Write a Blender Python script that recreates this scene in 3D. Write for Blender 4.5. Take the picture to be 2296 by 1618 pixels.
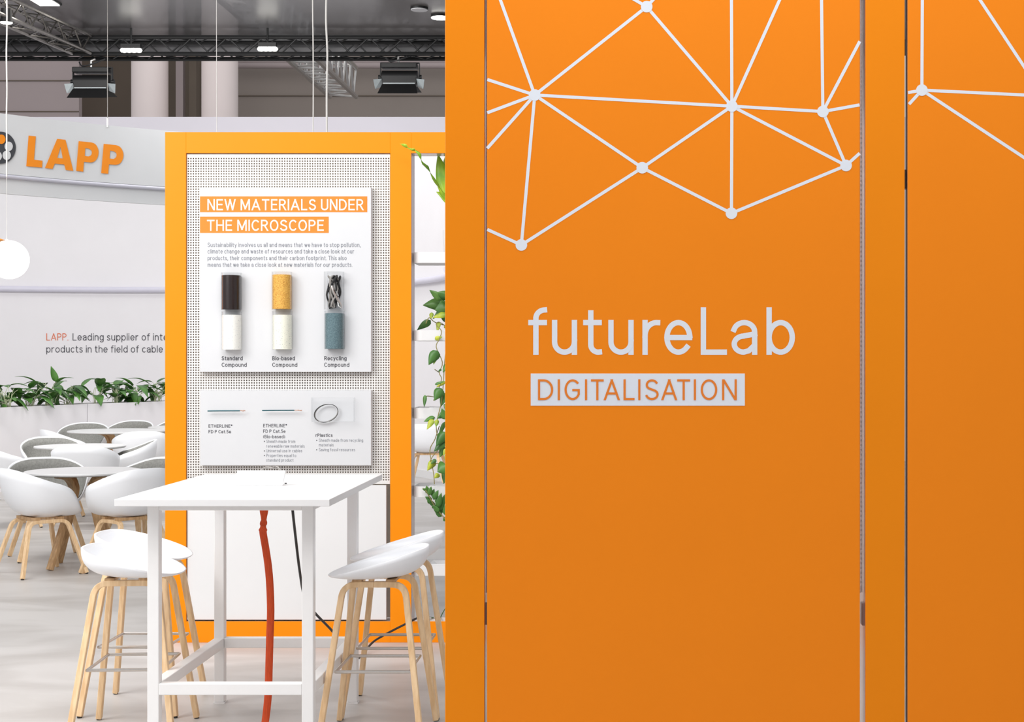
import bpy, bmesh, math, random
from mathutils import Vector, Matrix
for o in list(bpy.data.objects):
    bpy.data.objects.remove(o)
SC = bpy.context.scene
COL = SC.collection
PI = math.pi
random.seed(7)

# ------------------------------------------------------------------ camera, world, lamps, exposure
CAM_H, FPX, VX, VY = 1.6, 3500.0, 1405.0, 800.0      # eye height (m), focal length and vanishing point (px of 2296x1618)
cam = bpy.data.cameras.new('camera')
cam.sensor_fit = 'HORIZONTAL'
cam.sensor_width = 36.0
cam.lens = FPX / 2296 * 36.0
cam.shift_x = (1148 - VX) / 2296
cam.shift_y = -(809 - VY) / 2296
cam.clip_end = 200
cam_o = bpy.data.objects.new('camera', cam)
cam_o.location = (0, 0, CAM_H)
cam_o.rotation_euler = (PI / 2, 0, 0)
COL.objects.link(cam_o)
SC.camera = cam_o

SC.view_settings.view_transform = 'Standard'
SC.view_settings.look = 'None'
SC.view_settings.gamma = 1.0
SC.view_settings.exposure = 0.0
SC.view_settings.use_curve_mapping = False
SC.cycles.use_denoising = True
SC.cycles.max_bounces = 8
SC.cycles.diffuse_bounces = 5
SC.cycles.glossy_bounces = 4
SC.cycles.transparent_max_bounces = 16
SC.cycles.sample_clamp_indirect = 6

w = bpy.data.worlds.new('hall_light')
w.use_nodes = True
w.node_tree.nodes['Background'].inputs[0].default_value = (0.97, 0.98, 1.0, 1)
w.node_tree.nodes['Background'].inputs[1].default_value = 0.66
SC.world = w


def lamp(name, loc, size, power, aim=None, sy=None, color=(1.0, 0.985, 0.965)):
    l = bpy.data.lights.new(name, 'AREA')
    l.shape = 'RECTANGLE'
    l.size = size
    l.size_y = sy or size
    l.energy = power
    l.color = color
    o = bpy.data.objects.new(name, l)
    o.location = loc
    if aim is not None:
        d = Vector(aim) - Vector(loc)
        o.rotation_euler = d.to_track_quat('-Z', 'Y').to_euler()
    COL.objects.link(o)
    return o


lamp('hall_fill', (0.4, 3.3, 5.0), 2.6, 70, (0.3, 4.7, 2.2), sy=1.2)  # unseen area light, set close to the orange panel to brighten its top
lamp('hall_fill', (-4.3, 5.0, 3.7), 2.8, 180, (-1.7, 7.0, 0.3))  # added from the left, no fixture, to brighten stools, table legs and lower panel
lamp('hall_fill', (-1.5, 5.1, 5.2), 2.2, 92, (-1.4, 6.6, 0.2))  # added fill for the camera-facing sides of stools and table
lamp('hall_fill', (-5.4, 11.0, 5.2), 3.6, 275, (-4.9, 12.4, 0.2))  # added to make up for the ambient light blocked by the ceiling fabric
lamp('lounge_fill', (-5.4, 14.0, 5.2), 5.0, 460, (-5.8, 21.5, 1.0), sy=1.4)  # added out of view to brighten the curved back wall
lamp('lounge_fill', (-4.6, 19.0, 7.0), 3.0, 140, (-6.0, 19.6, 0.0))  # unseen extra light put above the lounge, without a fixture
lamp('rear_hall_fill', (-8.0, 28.0, 11.0), 6.0, 200, (-7.0, 36.0, 6.0))  # added to lift the round columns and the rear wall


# ------------------------------------------------------------------ helpers
def P(px, py, d):
    return Vector(((px - VX) * d / FPX, d, CAM_H - (py - VY) * d / FPX))


def X(px, d):
    return (px - VX) * d / FPX


def Z(py, d):
    return CAM_H - (py - VY) * d / FPX


def lin(c):
    c = c / 255.0
    return c / 12.92 if c <= 0.04045 else ((c + 0.055) / 1.055) ** 2.4


def rgb(r, g, b):
    return (lin(r), lin(g), lin(b), 1.0)


def mat(name, col, rough=0.5, metal=0.0, noise=0.0, nscale=20.0, stretch=(1, 1, 1), bump=0.0, emit=0.0, spec=0.5, coat=0.0, col2=None, ramp=None):
    m = bpy.data.materials.new(name)
    m.use_nodes = True
    nt = m.node_tree
    b = nt.nodes['Principled BSDF']
    b.inputs['Base Color'].default_value = col
    b.inputs['Roughness'].default_value = rough
    b.inputs['Metallic'].default_value = metal
    b.inputs['Specular IOR Level'].default_value = spec
    b.inputs['Coat Weight'].default_value = coat
    if emit:
        b.inputs['Emission Color'].default_value = col
        b.inputs['Emission Strength'].default_value = emit
    if noise or bump or col2:
        tc = nt.nodes.new('ShaderNodeTexCoord')
        mp = nt.nodes.new('ShaderNodeMapping')
        mp.inputs['Scale'].default_value = stretch
        nz = nt.nodes.new('ShaderNodeTexNoise')
        nz.inputs['Scale'].default_value = nscale
        nz.inputs['Detail'].default_value = 6
        nt.links.new(tc.outputs['Object'], mp.inputs['Vector'])
        nt.links.new(mp.outputs[0], nz.inputs['Vector'])
        if noise or col2:
            rp = nt.nodes.new('ShaderNodeValToRGB')
            c2 = col2 or tuple(min(1, v * (1 - noise)) for v in col[:3]) + (1,)
            lo, hi = ramp or (0.35, 0.65)
            rp.color_ramp.elements[0].position = lo
            rp.color_ramp.elements[1].position = hi
            rp.color_ramp.elements[0].color = c2
            rp.color_ramp.elements[1].color = col
            nt.links.new(nz.outputs['Fac'], rp.inputs['Fac'])
            nt.links.new(rp.outputs['Color'], b.inputs['Base Color'])
        if bump:
            bp = nt.nodes.new('ShaderNodeBump')
            bp.inputs['Strength'].default_value = bump
            bp.inputs['Distance'].default_value = 0.004
            nt.links.new(nz.outputs['Fac'], bp.inputs['Height'])
            nt.links.new(bp.outputs['Normal'], b.inputs['Normal'])
    return m


M = {}
M['white'] = mat('white_lacquer', rgb(228, 228, 229), 0.35, noise=0.02, nscale=3)
M['white_wall'] = mat('white_wall_paint', rgb(236, 234, 237), 0.75, noise=0.02, nscale=2)
M['white_plastic'] = mat('white_plastic', rgb(245, 247, 251), 0.35, noise=0.015, nscale=8)
M['white_metal'] = mat('white_powder_coat', rgb(240, 239, 239), 0.4, noise=0.02, nscale=12)
M['banner'] = mat('banner_fabric', rgb(204, 206, 209), 0.8, noise=0.02, nscale=4)
M['banner_tube'] = mat('banner_tube', rgb(190, 190, 202), 0.5, noise=0.03, nscale=10)
M['orange_frame'] = mat('orange_frame_lacquer', rgb(248, 142, 4), 0.45, noise=0.02, nscale=3, spec=0.2)
M['orange_panel'] = mat('orange_print', rgb(251, 140, 14), 0.5, noise=0.015, nscale=3, spec=0.22)
M['orange_ink'] = mat('orange_ink', rgb(243, 132, 30), 0.6, noise=0.02, nscale=30)
M['logo_orange'] = mat('logo_orange', rgb(232, 136, 16), 0.6, noise=0.02, nscale=20)
M['tag_orange'] = mat('tag_orange', rgb(240, 130, 30), 0.6, noise=0.02, nscale=30)
M['pale_vinyl'] = mat('pale_vinyl', rgb(232, 238, 248), 0.5, noise=0.01, nscale=20)
M['white_ink'] = mat('white_ink', rgb(248, 246, 244), 0.6, noise=0.01, nscale=30)
M['grey_ink'] = mat('grey_ink', rgb(120, 124, 134), 0.7, noise=0.05, nscale=60)
M['dark_ink'] = mat('dark_ink', rgb(62, 62, 70), 0.7, noise=0.05, nscale=60)
M['red_ink'] = mat('red_ink', rgb(224, 112, 66), 0.7, noise=0.05, nscale=60)
M['board'] = mat('board_white', rgb(213, 214, 217), 0.5, noise=0.01, nscale=4)
M['perf'] = mat('perforated_white', rgb(226, 224, 222), 0.5, noise=0.01, nscale=4)
M['rear'] = mat('rear_board', rgb(232, 222, 208), 0.8, noise=0.12, nscale=3)
M['pale_core'] = mat('pale_frame_core', rgb(222, 206, 200), 0.22, metal=0.35, noise=0.02, nscale=10)
M['dark_edge'] = mat('dark_edge', rgb(105, 82, 70), 0.35, noise=0.1, nscale=8)
M['bracket'] = mat('grey_bracket', rgb(165, 150, 146), 0.45, metal=0.2, noise=0.05, nscale=30)
M['oak'] = mat('oak', rgb(244, 212, 170), 0.5, col2=rgb(224, 186, 140), nscale=9, stretch=(6, 6, 0.6), bump=0.1)
M['oak_table'] = mat('oak_table', rgb(208, 170, 126), 0.5, col2=rgb(176, 138, 96), nscale=9, stretch=(6, 6, 0.6), bump=0.1)
M['steel'] = mat('brushed_steel', rgb(205, 198, 192), 0.28, metal=1.0, noise=0.05, nscale=60)
M['felt'] = mat('grey_felt', rgb(152, 152, 148), 0.95, noise=0.22, nscale=70, bump=0.3)
M['glide'] = mat('black_glide', rgb(45, 42, 40), 0.6, noise=0.05, nscale=30)
M['black'] = mat('black_metal', rgb(20, 20, 21), 0.5, noise=0.1, nscale=30, spec=0.25)
M['black_cable'] = mat('black_cable', rgb(30, 30, 32), 0.5, noise=0.05, nscale=40)
M['alu'] = mat('aluminium', rgb(200, 198, 196), 0.3, metal=0.9, noise=0.05, nscale=20)
M['frost'] = mat('frosted_flap', rgb(140, 147, 150), 0.5, metal=0.2, noise=0.1, nscale=30)
M['wire'] = mat('white_wire', rgb(225, 222, 218), 0.5, noise=0.03, nscale=20)
M['grey_wire'] = mat('grey_wire', rgb(150, 146, 142), 0.4, noise=0.05, nscale=40)
M['hall_wall'] = mat('hall_wall', rgb(152, 142, 135), 0.9, noise=0.1, nscale=0.4)
M['hall_light_wall'] = mat('hall_light_wall', rgb(172, 159, 159), 0.9, noise=0.06, nscale=0.5)
M['hall_dark'] = mat('hall_dark_recess', rgb(108, 97, 86), 0.9, noise=0.12, nscale=0.7)
M['column'] = mat('column_paint', rgb(222, 210, 208), 0.7, noise=0.03, nscale=1)
M['sleeve'] = mat('orange_red_sleeve', rgb(216, 78, 28), 0.75, noise=0.2, nscale=60, stretch=(4, 4, 0.5), bump=0.2)
M['leaf_dark'] = mat('dark_green_leaf', rgb(92, 142, 62), 0.4, col2=rgb(54, 100, 44), nscale=6, bump=0.1)
M['leaf_mid'] = mat('mid_green_leaf', rgb(96, 140, 60), 0.4, col2=rgb(50, 96, 42), nscale=9, bump=0.1)
M['leaf_lime'] = mat('lime_green_leaf', rgb(176, 204, 40), 0.4, col2=rgb(100, 158, 36), nscale=6, bump=0.1)
M['leaf_yellow'] = mat('yellow_green_leaf', rgb(206, 206, 60), 0.45, col2=rgb(110, 150, 50), nscale=14, bump=0.1)
M['stem'] = mat('brown_green_stem', rgb(150, 140, 84), 0.6, noise=0.2, nscale=30)
M['stalk'] = mat('pale_stalk', rgb(196, 204, 168), 0.6, noise=0.1, nscale=30)
M['soil'] = mat('soil', rgb(70, 52, 40), 0.95, noise=0.4, nscale=40, bump=0.5)
M['pellet_black'] = mat('black_moulding', rgb(40, 28, 26), 0.25, noise=0.2, nscale=30, stretch=(4, 4, 0.1))
M['pellet_gold'] = mat('golden_granules', rgb(240, 190, 92), 0.6, col2=rgb(196, 130, 40), nscale=300, ramp=(0.42, 0.54), bump=0.5)
M['pellet_white'] = mat('white_granules', rgb(244, 242, 236), 0.7, col2=rgb(120, 130, 150), nscale=230, ramp=(0.335, 0.355), bump=0.3)
M['pellet_cream'] = mat('cream_granules', rgb(242, 240, 224), 0.7, col2=rgb(110, 120, 130), nscale=220, ramp=(0.34, 0.36), bump=0.3)
M['pellet_teal'] = mat('teal_granules', rgb(112, 136, 142), 0.7, col2=rgb(74, 98, 106), nscale=320, ramp=(0.42, 0.58), bump=0.4)
M['cable_teal'] = mat('teal_cable', rgb(30, 90, 100), 0.4, noise=0.05, nscale=40)
M['copper'] = mat('copper_strands', rgb(210, 170, 150), 0.4, metal=0.4, noise=0.1, nscale=60)
M['globe'] = mat('glowing_globe', (1, 0.98, 0.95, 1), 0.4, emit=2.2, noise=0.0)
M['lamp_glow'] = mat('lamp_glow', (1, 0.97, 0.9, 1), 0.4, emit=9.0)
M['disc'] = mat('unlit_lamp_disc', rgb(190, 190, 194), 0.6, noise=0.1, nscale=20)
M['lamp_orange'] = mat('orange_lamp_shade', rgb(250, 160, 40), 0.5, noise=0.02, nscale=10)
M['logo_dark'] = mat('logo_charcoal', rgb(62, 64, 70), 0.7, noise=0.03, nscale=10)


def acrylic():
    m = bpy.data.materials.new('clear_acrylic')
    m.use_nodes = True
    nt = m.node_tree
    out = nt.nodes['Material Output']
    nt.nodes.remove(nt.nodes['Principled BSDF'])
    tr = nt.nodes.new('ShaderNodeBsdfTransparent')
    tr.inputs[0].default_value = (0.985, 0.988, 0.99, 1)
    gl = nt.nodes.new('ShaderNodeBsdfGlossy')
    gl.inputs['Roughness'].default_value = 0.08
    fr = nt.nodes.new('ShaderNodeFresnel')
    fr.inputs['IOR'].default_value = 1.16
    mx = nt.nodes.new('ShaderNodeMixShader')
    mr = nt.nodes.new('ShaderNodeMath')
    mr.operation = 'MULTIPLY'
    mr.inputs[1].default_value = 0.3
    nt.links.new(fr.outputs[0], mr.inputs[0])
    nt.links.new(mr.outputs[0], mx.inputs[0])
    nt.links.new(tr.outputs[0], mx.inputs[1])
    nt.links.new(gl.outputs[0], mx.inputs[2])
    nt.links.new(mx.outputs[0], out.inputs[0])
    return m


M['acrylic'] = acrylic()


def membrane():
    m = bpy.data.materials.new('black_gauze')
    m.use_nodes = True
    nt = m.node_tree
    out = nt.nodes['Material Output']
    b = nt.nodes['Principled BSDF']
    b.inputs['Base Color'].default_value = rgb(78, 77, 80)
    b.inputs['Roughness'].default_value = 0.32
    tc = nt.nodes.new('ShaderNodeTexCoord')
    nz = nt.nodes.new('ShaderNodeTexNoise')
    nz.inputs['Scale'].default_value = 1.2
    bp = nt.nodes.new('ShaderNodeBump')
    bp.inputs['Strength'].default_value = 0.05
    nt.links.new(tc.outputs['Object'], nz.inputs['Vector'])
    nt.links.new(nz.outputs['Fac'], bp.inputs['Height'])
    nt.links.new(bp.outputs['Normal'], b.inputs['Normal'])
    tr = nt.nodes.new('ShaderNodeBsdfTransparent')
    mx = nt.nodes.new('ShaderNodeMixShader')
    mx.inputs[0].default_value = 0.87
    nt.links.new(tr.outputs[0], mx.inputs[1])
    nt.links.new(b.outputs[0], mx.inputs[2])
    nt.links.new(mx.outputs[0], out.inputs[0])
    return m


M['membrane'] = membrane()


def floor_mat():
    m = mat('pale_floor', rgb(200, 203, 200), 0.42, spec=0.35)
    nt = m.node_tree
    b = nt.nodes['Principled BSDF']
    tc = nt.nodes.new('ShaderNodeTexCoord')
    mp = nt.nodes.new('ShaderNodeMapping')
    mp.inputs['Scale'].default_value = (0.8, 1.6, 1)
    n1 = nt.nodes.new('ShaderNodeTexNoise')
    n1.inputs['Scale'].default_value = 1.3
    n1.inputs['Detail'].default_value = 8
    n1.inputs['Distortion'].default_value = 0.8
    rp = nt.nodes.new('ShaderNodeValToRGB')
    rp.color_ramp.elements[0].position = 0.36
    rp.color_ramp.elements[0].color = rgb(176, 172, 169)
    rp.color_ramp.elements[1].position = 0.6
    rp.color_ramp.elements[1].color = rgb(196, 193, 191)
    nt.links.new(tc.outputs['Object'], mp.inputs['Vector'])
    nt.links.new(mp.outputs[0], n1.inputs['Vector'])
    nt.links.new(n1.outputs['Fac'], rp.inputs['Fac'])
    nt.links.new(rp.outputs['Color'], b.inputs['Base Color'])
    return m


M['floor'] = floor_mat()


# ---- objects
def tag(o, label=None, cat=None, group=None, kind=None):
    if label:
        o['label'] = label
    if cat:
        o['category'] = cat
    if group:
        o['group'] = group
    if kind:
        o['kind'] = kind
    return o


def empty(name, loc, label, cat, rz=0.0, group=None):
    o = bpy.data.objects.new(name, None)
    o.empty_display_size = 0.1
    o.location = loc
    o.rotation_euler = (0, 0, rz)
    COL.objects.link(o)
    return tag(o, label, cat, group)


def copy_tree(o, parent=None):
    c = o.copy()
    COL.objects.link(c)
    if parent is not None:
        c.parent = parent
    for ch in [k for k in o.children]:
        copy_tree(ch, c)
    return c


class MB:
    """collects geometry for ONE mesh object"""

    def __init__(self):
        self.v, self.f = [], []

    def add(self, vs, fs):
        n = len(self.v)
        self.v += [tuple(p) for p in vs]
        self.f += [tuple(i + n for i in f) for f in fs]
        return self

    def box(self, x0, x1, y0, y1, z0, z1):
        vs = [(x, y, z) for z in (z0, z1) for y in (y0, y1) for x in (x0, x1)]
        return self.add(vs, [(0, 2, 3, 1), (4, 5, 7, 6), (0, 1, 5, 4), (2, 6, 7, 3), (0, 4, 6, 2), (1, 3, 7, 5)])

    def sweep(self, pts, r=None, rect=None, normal=None, n=8, cap=True, closed=False):
        """round (r) or rectangular (rect=(along normal, across)) section along pts"""
        pts = [Vector(p) for p in pts]
        k = len(pts)
        rings = []
        ref = Vector(normal) if normal is not None else None
        prev = None
        for i, p in enumerate(pts):
            if closed:
                t = pts[(i + 1) % k] - pts[i - 1]
            else:
                t = pts[min(i + 1, k - 1)] - pts[max(i - 1, 0)]
            t.normalize()
            if ref is not None:
                a = ref - t * ref.dot(t)
            elif prev is not None:
                a = prev - t * prev.dot(t)
            else:
                a = Vector((0, 0, 1)) if abs(t.z) < 0.9 else Vector((1, 0, 0))
                a = a - t * a.dot(t)
            a.normalize()
            prev = a
            b = t.cross(a)
            if rect:
                h, g = rect[0] / 2, rect[1] / 2
                rings.append([p + a * h * sa + b * g * sb for sa, sb in ((1, 1), (-1, 1), (-1, -1), (1, -1))])
            else:
                rr = r[i] if isinstance(r, (list, tuple)) else r
                rings.append([p + (a * math.cos(2 * PI * j / n) + b * math.sin(2 * PI * j / n)) * rr for j in range(n)])
        m = len(rings[0])
        vs = [q for ring in rings for q in ring]
        fs = []
        for i in range(k if closed else k - 1):
            i2 = (i + 1) % k
            for j in range(m):
                j2 = (j + 1) % m
                fs.append((i * m + j, i * m + j2, i2 * m + j2, i2 * m + j))
        if cap and not closed:
            fs.append(tuple(range(m - 1, -1, -1)))
            fs.append(tuple((k - 1) * m + j for j in range(m)))
        return self.add(vs, fs)

    def cyl(self, c, r, h, n=24, axis='z', r2=None):
        c = Vector(c)
        ax = {'x': Vector((1, 0, 0)), 'y': Vector((0, 1, 0)), 'z': Vector((0, 0, 1))}[axis]
        return self.sweep([c, c + ax * h], r=[r, r if r2 is None else r2], n=n)

    def lathe(self, prof, c=(0, 0, 0), n=32):
        c = Vector(c)
        vs = [(c.x + r * math.cos(2 * PI * j / n), c.y + r * math.sin(2 * PI * j / n), c.z + z) for r, z in prof for j in range(n)]
        fs = []
        for i in range(len(prof) - 1):
            for j in range(n):
                j2 = (j + 1) % n
                fs.append((i * n + j, i * n + j2, (i + 1) * n + j2, (i + 1) * n + j))
        return self.add(vs, fs)

    def prism(self, poly, y0, y1):
        """xz polygon (convex or not) extruded along y"""
        n = len(poly)
        vs = [(x, y0, z) for x, z in poly] + [(x, y1, z) for x, z in poly]
        fs = [tuple(range(n)), tuple(range(2 * n - 1, n - 1, -1))]
        for i in range(n):
            j = (i + 1) % n
            fs.append((j, i, n + i, n + j))
        return self.add(vs, fs)

    def build(self, name, m, parent=None, smooth=False, bevel=0.0, solid=0.0, loc=None, seg=2):
        me = bpy.data.meshes.new(name)
        me.from_pydata(self.v, [], self.f)
        me.materials.append(m)
        bm = bmesh.new()
        bm.from_mesh(me)
        bmesh.ops.remove_doubles(bm, verts=bm.verts, dist=1e-6)
        bmesh.ops.recalc_face_normals(bm, faces=bm.faces)
        bm.to_mesh(me)
        bm.free()
        if smooth:
            me.polygons.foreach_set('use_smooth', [True] * len(me.polygons))
            if smooth != 'all':
                me.set_sharp_from_angle(angle=math.radians(38))
        o = bpy.data.objects.new(name, me)
        COL.objects.link(o)
        if parent is not None:
            o.parent = parent
        if loc is not None:
            o.location = loc
        if solid:
            s = o.modifiers.new('solid', 'SOLIDIFY')
            s.thickness = solid
            s.offset = 0
        if bevel:
            bv = o.modifiers.new('bevel', 'BEVEL')
            bv.width = bevel
            bv.segments = seg
            bv.limit_method = 'ANGLE'
        return o


def bez(p0, p1, p2, n=6):
    p0, p1, p2 = Vector(p0), Vector(p1), Vector(p2)
    return [p0 * (1 - t) ** 2 + p1 * 2 * t * (1 - t) + p2 * t * t for t in [i / n for i in range(n + 1)]]


def smooth_path(pts, sub=5):
    pts = [Vector(p) for p in pts]
    out = []
    for i in range(len(pts) - 1):
        p0, p1, p2, p3 = pts[max(i - 1, 0)], pts[i], pts[i + 1], pts[min(i + 2, len(pts) - 1)]
        for k in range(sub):
            t = k / sub
            out.append(0.5 * ((2 * p1) + (p2 - p0) * t + (2 * p0 - 5 * p1 + 4 * p2 - p3) * t * t + (3 * p1 - p0 - 3 * p2 + p3) * t ** 3))
    out.append(pts[-1])
    return out


# ------------------------------------------------------------------ lettering: a plain grotesque drawn as strokes (cap height 1)
def arc(cx, cy, rx, ry, a0, a1, n=12):
    n = int(n * 1.7)
    return [(cx + rx * math.cos(math.radians(a0 + (a1 - a0) * i / n)), cy + ry * math.sin(math.radians(a0 + (a1 - a0) * i / n))) for i in range(n + 1)]


XH = 0.70
GL = {
    'A': (.64, [[(0, 0), (.32, 1)], [(.32, 1), (.64, 0)], [(.1, .3), (.54, .3)]]),
    'B': (.5, [[(0, 0), (0, 1)], [(0, 1), (.26, 1)] + arc(.26, .76, .2, .24, 90, -90) + [(0, .52)], [(0, .52), (.28, .52)] + arc(.28, .26, .22, .26, 90, -90) + [(0, 0)]]),
    'C': (.54, [arc(.3, .5, .3, .5, 48, 312, 20)]),
    'D': (.56, [[(0, 0), (0, 1)], [(0, 1), (.2, 1)] + arc(.2, .5, .36, .5, 90, -90, 16) + [(0, 0)]]),
    'E': (.44, [[(.44, 1), (0, 1), (0, 0), (.44, 0)], [(0, .52), (.4, .52)]]),
    'F': (.42, [[(.42, 1), (0, 1), (0, 0)], [(0, .5), (.38, .5)]]),
    'G': (.58, [arc(.3, .5, .3, .5, 48, 314, 20) + [(.56, .25), (.56, .48), (.33, .48)]]),
    'H': (.54, [[(0, 0), (0, 1)], [(.54, 0), (.54, 1)], [(0, .52), (.54, .52)]]),
    'I': (.0, [[(0, 0), (0, 1)]]),
    'L': (.42, [[(0, 1), (0, 0), (.42, 0)]]),
    'M': (.7, [[(0, 0), (0, 1)], [(.03, 1), (.35, .1)], [(.35, .1), (.67, 1)], [(.7, 1), (.7, 0)]]),
    'N': (.54, [[(0, 0), (0, 1)], [(.03, 1), (.51, 0)], [(.54, 0), (.54, 1)]]),
    'O': (.62, [arc(.31, .5, .31, .5, 0, 360, 26)]),
    'P': (.48, [[(0, 0), (0, 1)], [(0, 1), (.24, 1)] + arc(.24, .74, .24, .26, 90, -90) + [(0, .48)]]),
    'R': (.5, [[(0, 0), (0, 1)], [(0, 1), (.24, 1)] + arc(.24, .75, .23, .25, 90, -90) + [(0, .5)], [(.24, .5), (.5, 0)]]),
    'S': (.5, [arc(.25, .75, .23, .25, 30, 200, 12) + [(.1, .58), (.4, .44)] + arc(.25, .25, .25, .25, 28, -160, 12)]),
    'T': (.54, [[(0, 1), (.54, 1)], [(.27, 1), (.27, 0)]]),
    'U': (.52, [[(0, 1), (0, .27)] + arc(.26, .27, .26, .27, 180, 360) + [(.52, 1)]]),
    'W': (.86, [[(0, 1), (.21, 0)], [(.21, 0), (.43, 1)], [(.43, 1), (.65, 0)], [(.65, 0), (.86, 1)]]),
    '5': (.44, [[(.4, 1), (.06, 1), (.03, .55)] + arc(.2, .31, .24, .31, 125, -140)]),
    'a': (.42, [arc(.2, .48, .21, .22, 165, 0, 8) + [(.41, 0)], [(.41, .43), (.2, .385)] + arc(.19, .19, .19, .19, 90, 270, 10) + [(.29, .03), (.37, .12)]]),
    'b': (.47, [[(0, 0), (0, 1)], arc(.235, .35, .235, .35, 180, -180, 20)]),
    'c': (.4, [arc(.22, .35, .22, .35, 50, 310, 16)]),
    'd': (.47, [[(.47, 0), (.47, 1)], arc(.235, .35, .235, .35, 0, 360, 20)]),
    'e': (.46, [[(.04, .345), (.455, .345)], arc(.23, .35, .23, .35, 6, 318, 20)]),
    'f': (.28, [[(.1, 0), (.1, .8)] + arc(.28, .8, .18, .2, 180, 92, 8), [(0, XH), (.27, XH)]]),
    'g': (.45, [arc(.225, .36, .225, .34, 0, 360, 20), [(.45, .7), (.45, -.08)] + arc(.23, -.08, .22, .2, 0, -150, 8)]),
    'h': (.42, [[(0, 0), (0, 1)], [(0, .44)] + arc(.21, .46, .21, .24, 180, 0, 10) + [(.42, 0)]]),
    'i': (.0, [[(0, 0), (0, XH)], [(0, .93), (0, 1)]]),
    'k': (.4, [[(0, 0), (0, 1)], [(0, .28), (.36, XH)], [(.13, .42), (.4, 0)]]),
    'l': (.0, [[(0, 0), (0, 1)]]),
    'm': (.68, [[(0, 0), (0, XH)], [(0, .46)] + arc(.17, .48, .17, .22, 180, 0, 8) + [(.34, 0)], [(.34, .46)] + arc(.51, .48, .17, .22, 180, 0, 8) + [(.68, 0)]]),
    'n': (.42, [[(0, 0), (0, XH)], [(0, .44)] + arc(.21, .46, .21, .24, 180, 0, 10) + [(.42, 0)]]),
    'o': (.48, [arc(.24, .35, .24, .35, 0, 360, 22)]),
    'p': (.47, [[(0, -.28), (0, XH)], arc(.235, .35, .235, .35, 180, -180, 20)]),
    'q': (.47, [[(.47, -.28), (.47, XH)], arc(.235, .35, .235, .35, 0, 360, 20)]),
    'r': (.28, [[(0, 0), (0, XH)], arc(.24, .4, .24, .3, 180, 84, 8)]),
    's': (.36, [arc(.18, .53, .16, .17, 25, 210, 10) + [(.1, .4), (.26, .31)] + arc(.18, .17, .18, .17, 30, -155, 10)]),
    't': (.28, [[(.1, .93), (.1, .18)] + arc(.25, .18, .15, .18, 180, 280, 8), [(0, XH), (.27, XH)]]),
    'u': (.42, [[(0, XH), (0, .24)] + arc(.205, .24, .205, .24, 180, 360, 10), [(.41, XH), (.41, 0)]]),
    'v': (.42, [[(0, XH), (.21, 0)], [(.21, 0), (.42, XH)]]),
    'w': (.64, [[(0, XH), (.16, 0)], [(.16, 0), (.32, XH)], [(.32, XH), (.48, 0)], [(.48, 0), (.64, XH)]]),
    'x': (.4, [[(0, XH), (.4, 0)], [(0, 0), (.4, XH)]]),
    'y': (.42, [[(0, XH), (.21, 0)], [(.42, XH), (.15, -.22), (.04, -.28)]]),
    '.': (.0, [[(0, 0), (0, .02)]]),
    ',': (.05, [[(.05, .04), (0, -.14)]]),
    '-': (.22, [[(0, .36), (.22, .36)]]),
    '(': (.14, [arc(.3, .42, .28, .62, 140, 220, 8)]),
    ')': (.14, [arc(-.16, .42, .28, .62, 40, -40, 8)]),
    '\u00ae': (.3, [arc(.15, .8, .16, .17, 0, 360, 14), [(.1, .72), (.1, .88), (.2, .88), (.2, .8), (.1, .8)], [(.15, .8), (.2, .72)]]),
}


def ribbon(pts, sw):
    """flat strip quads of width sw along 2D pts with square ends and mitred bends"""
    q = [Vector(p) for p in pts]
    q = [p for i, p in enumerate(q) if i == 0 or (p - q[i - 1]).length > 1e-7]
    closed = len(q) > 3 and (q[0] - q[-1]).length < 1e-6
    if closed:
        q = q[:-1]
    n = len(q)
    if not closed:
        q[0] = q[0] + (q[0] - q[1]).normalized() * sw / 2
        q[-1] = q[-1] + (q[-1] - q[-2]).normalized() * sw / 2
    L, R = [], []
    for i in range(n):
        a = q[i] - q[i - 1] if (i > 0 or closed) else q[1] - q[0]
        b = q[(i + 1) % n] - q[i] if (i < n - 1 or closed) else a
        a, b = a.normalized(), b.normalized()
        na, nb = Vector((-a.y, a.x)), Vector((-b.y, b.x))
        m = na + nb
        if m.length < 1e-4:
            m = na
        m.normalize()
        s = min(1.6, 1 / max(0.3, m.dot(na)))
        L.append(q[i] + m * sw / 2 * s)
        R.append(q[i] - m * sw / 2 * s)
    vs = L + R
    fs = []
    for i in range(n if closed else n - 1):
        j = (i + 1) % n
        fs.append((i, j, n + j, n + i))
    return vs, fs


def slant(pts, sw):
    """a slanting stroke cut level at both ends"""
    a, b = Vector(pts[0]), Vector(pts[1])
    d_ = (b - a).normalized()
    nn = Vector((-d_.y, d_.x)) * sw / 2
    up_ = 1 if b.y > a.y else -1
    ya, yb = a.y - up_ * sw / 2, b.y + up_ * sw / 2
    out = []
    for y in (ya, yb):
        for q_ in (a + nn, a - nn):
            out.append(q_ + d_ * ((y - q_.y) / d_.y))
    return [out[0], out[2], out[1], out[3]], [(0, 1, 3, 2)]


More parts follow.
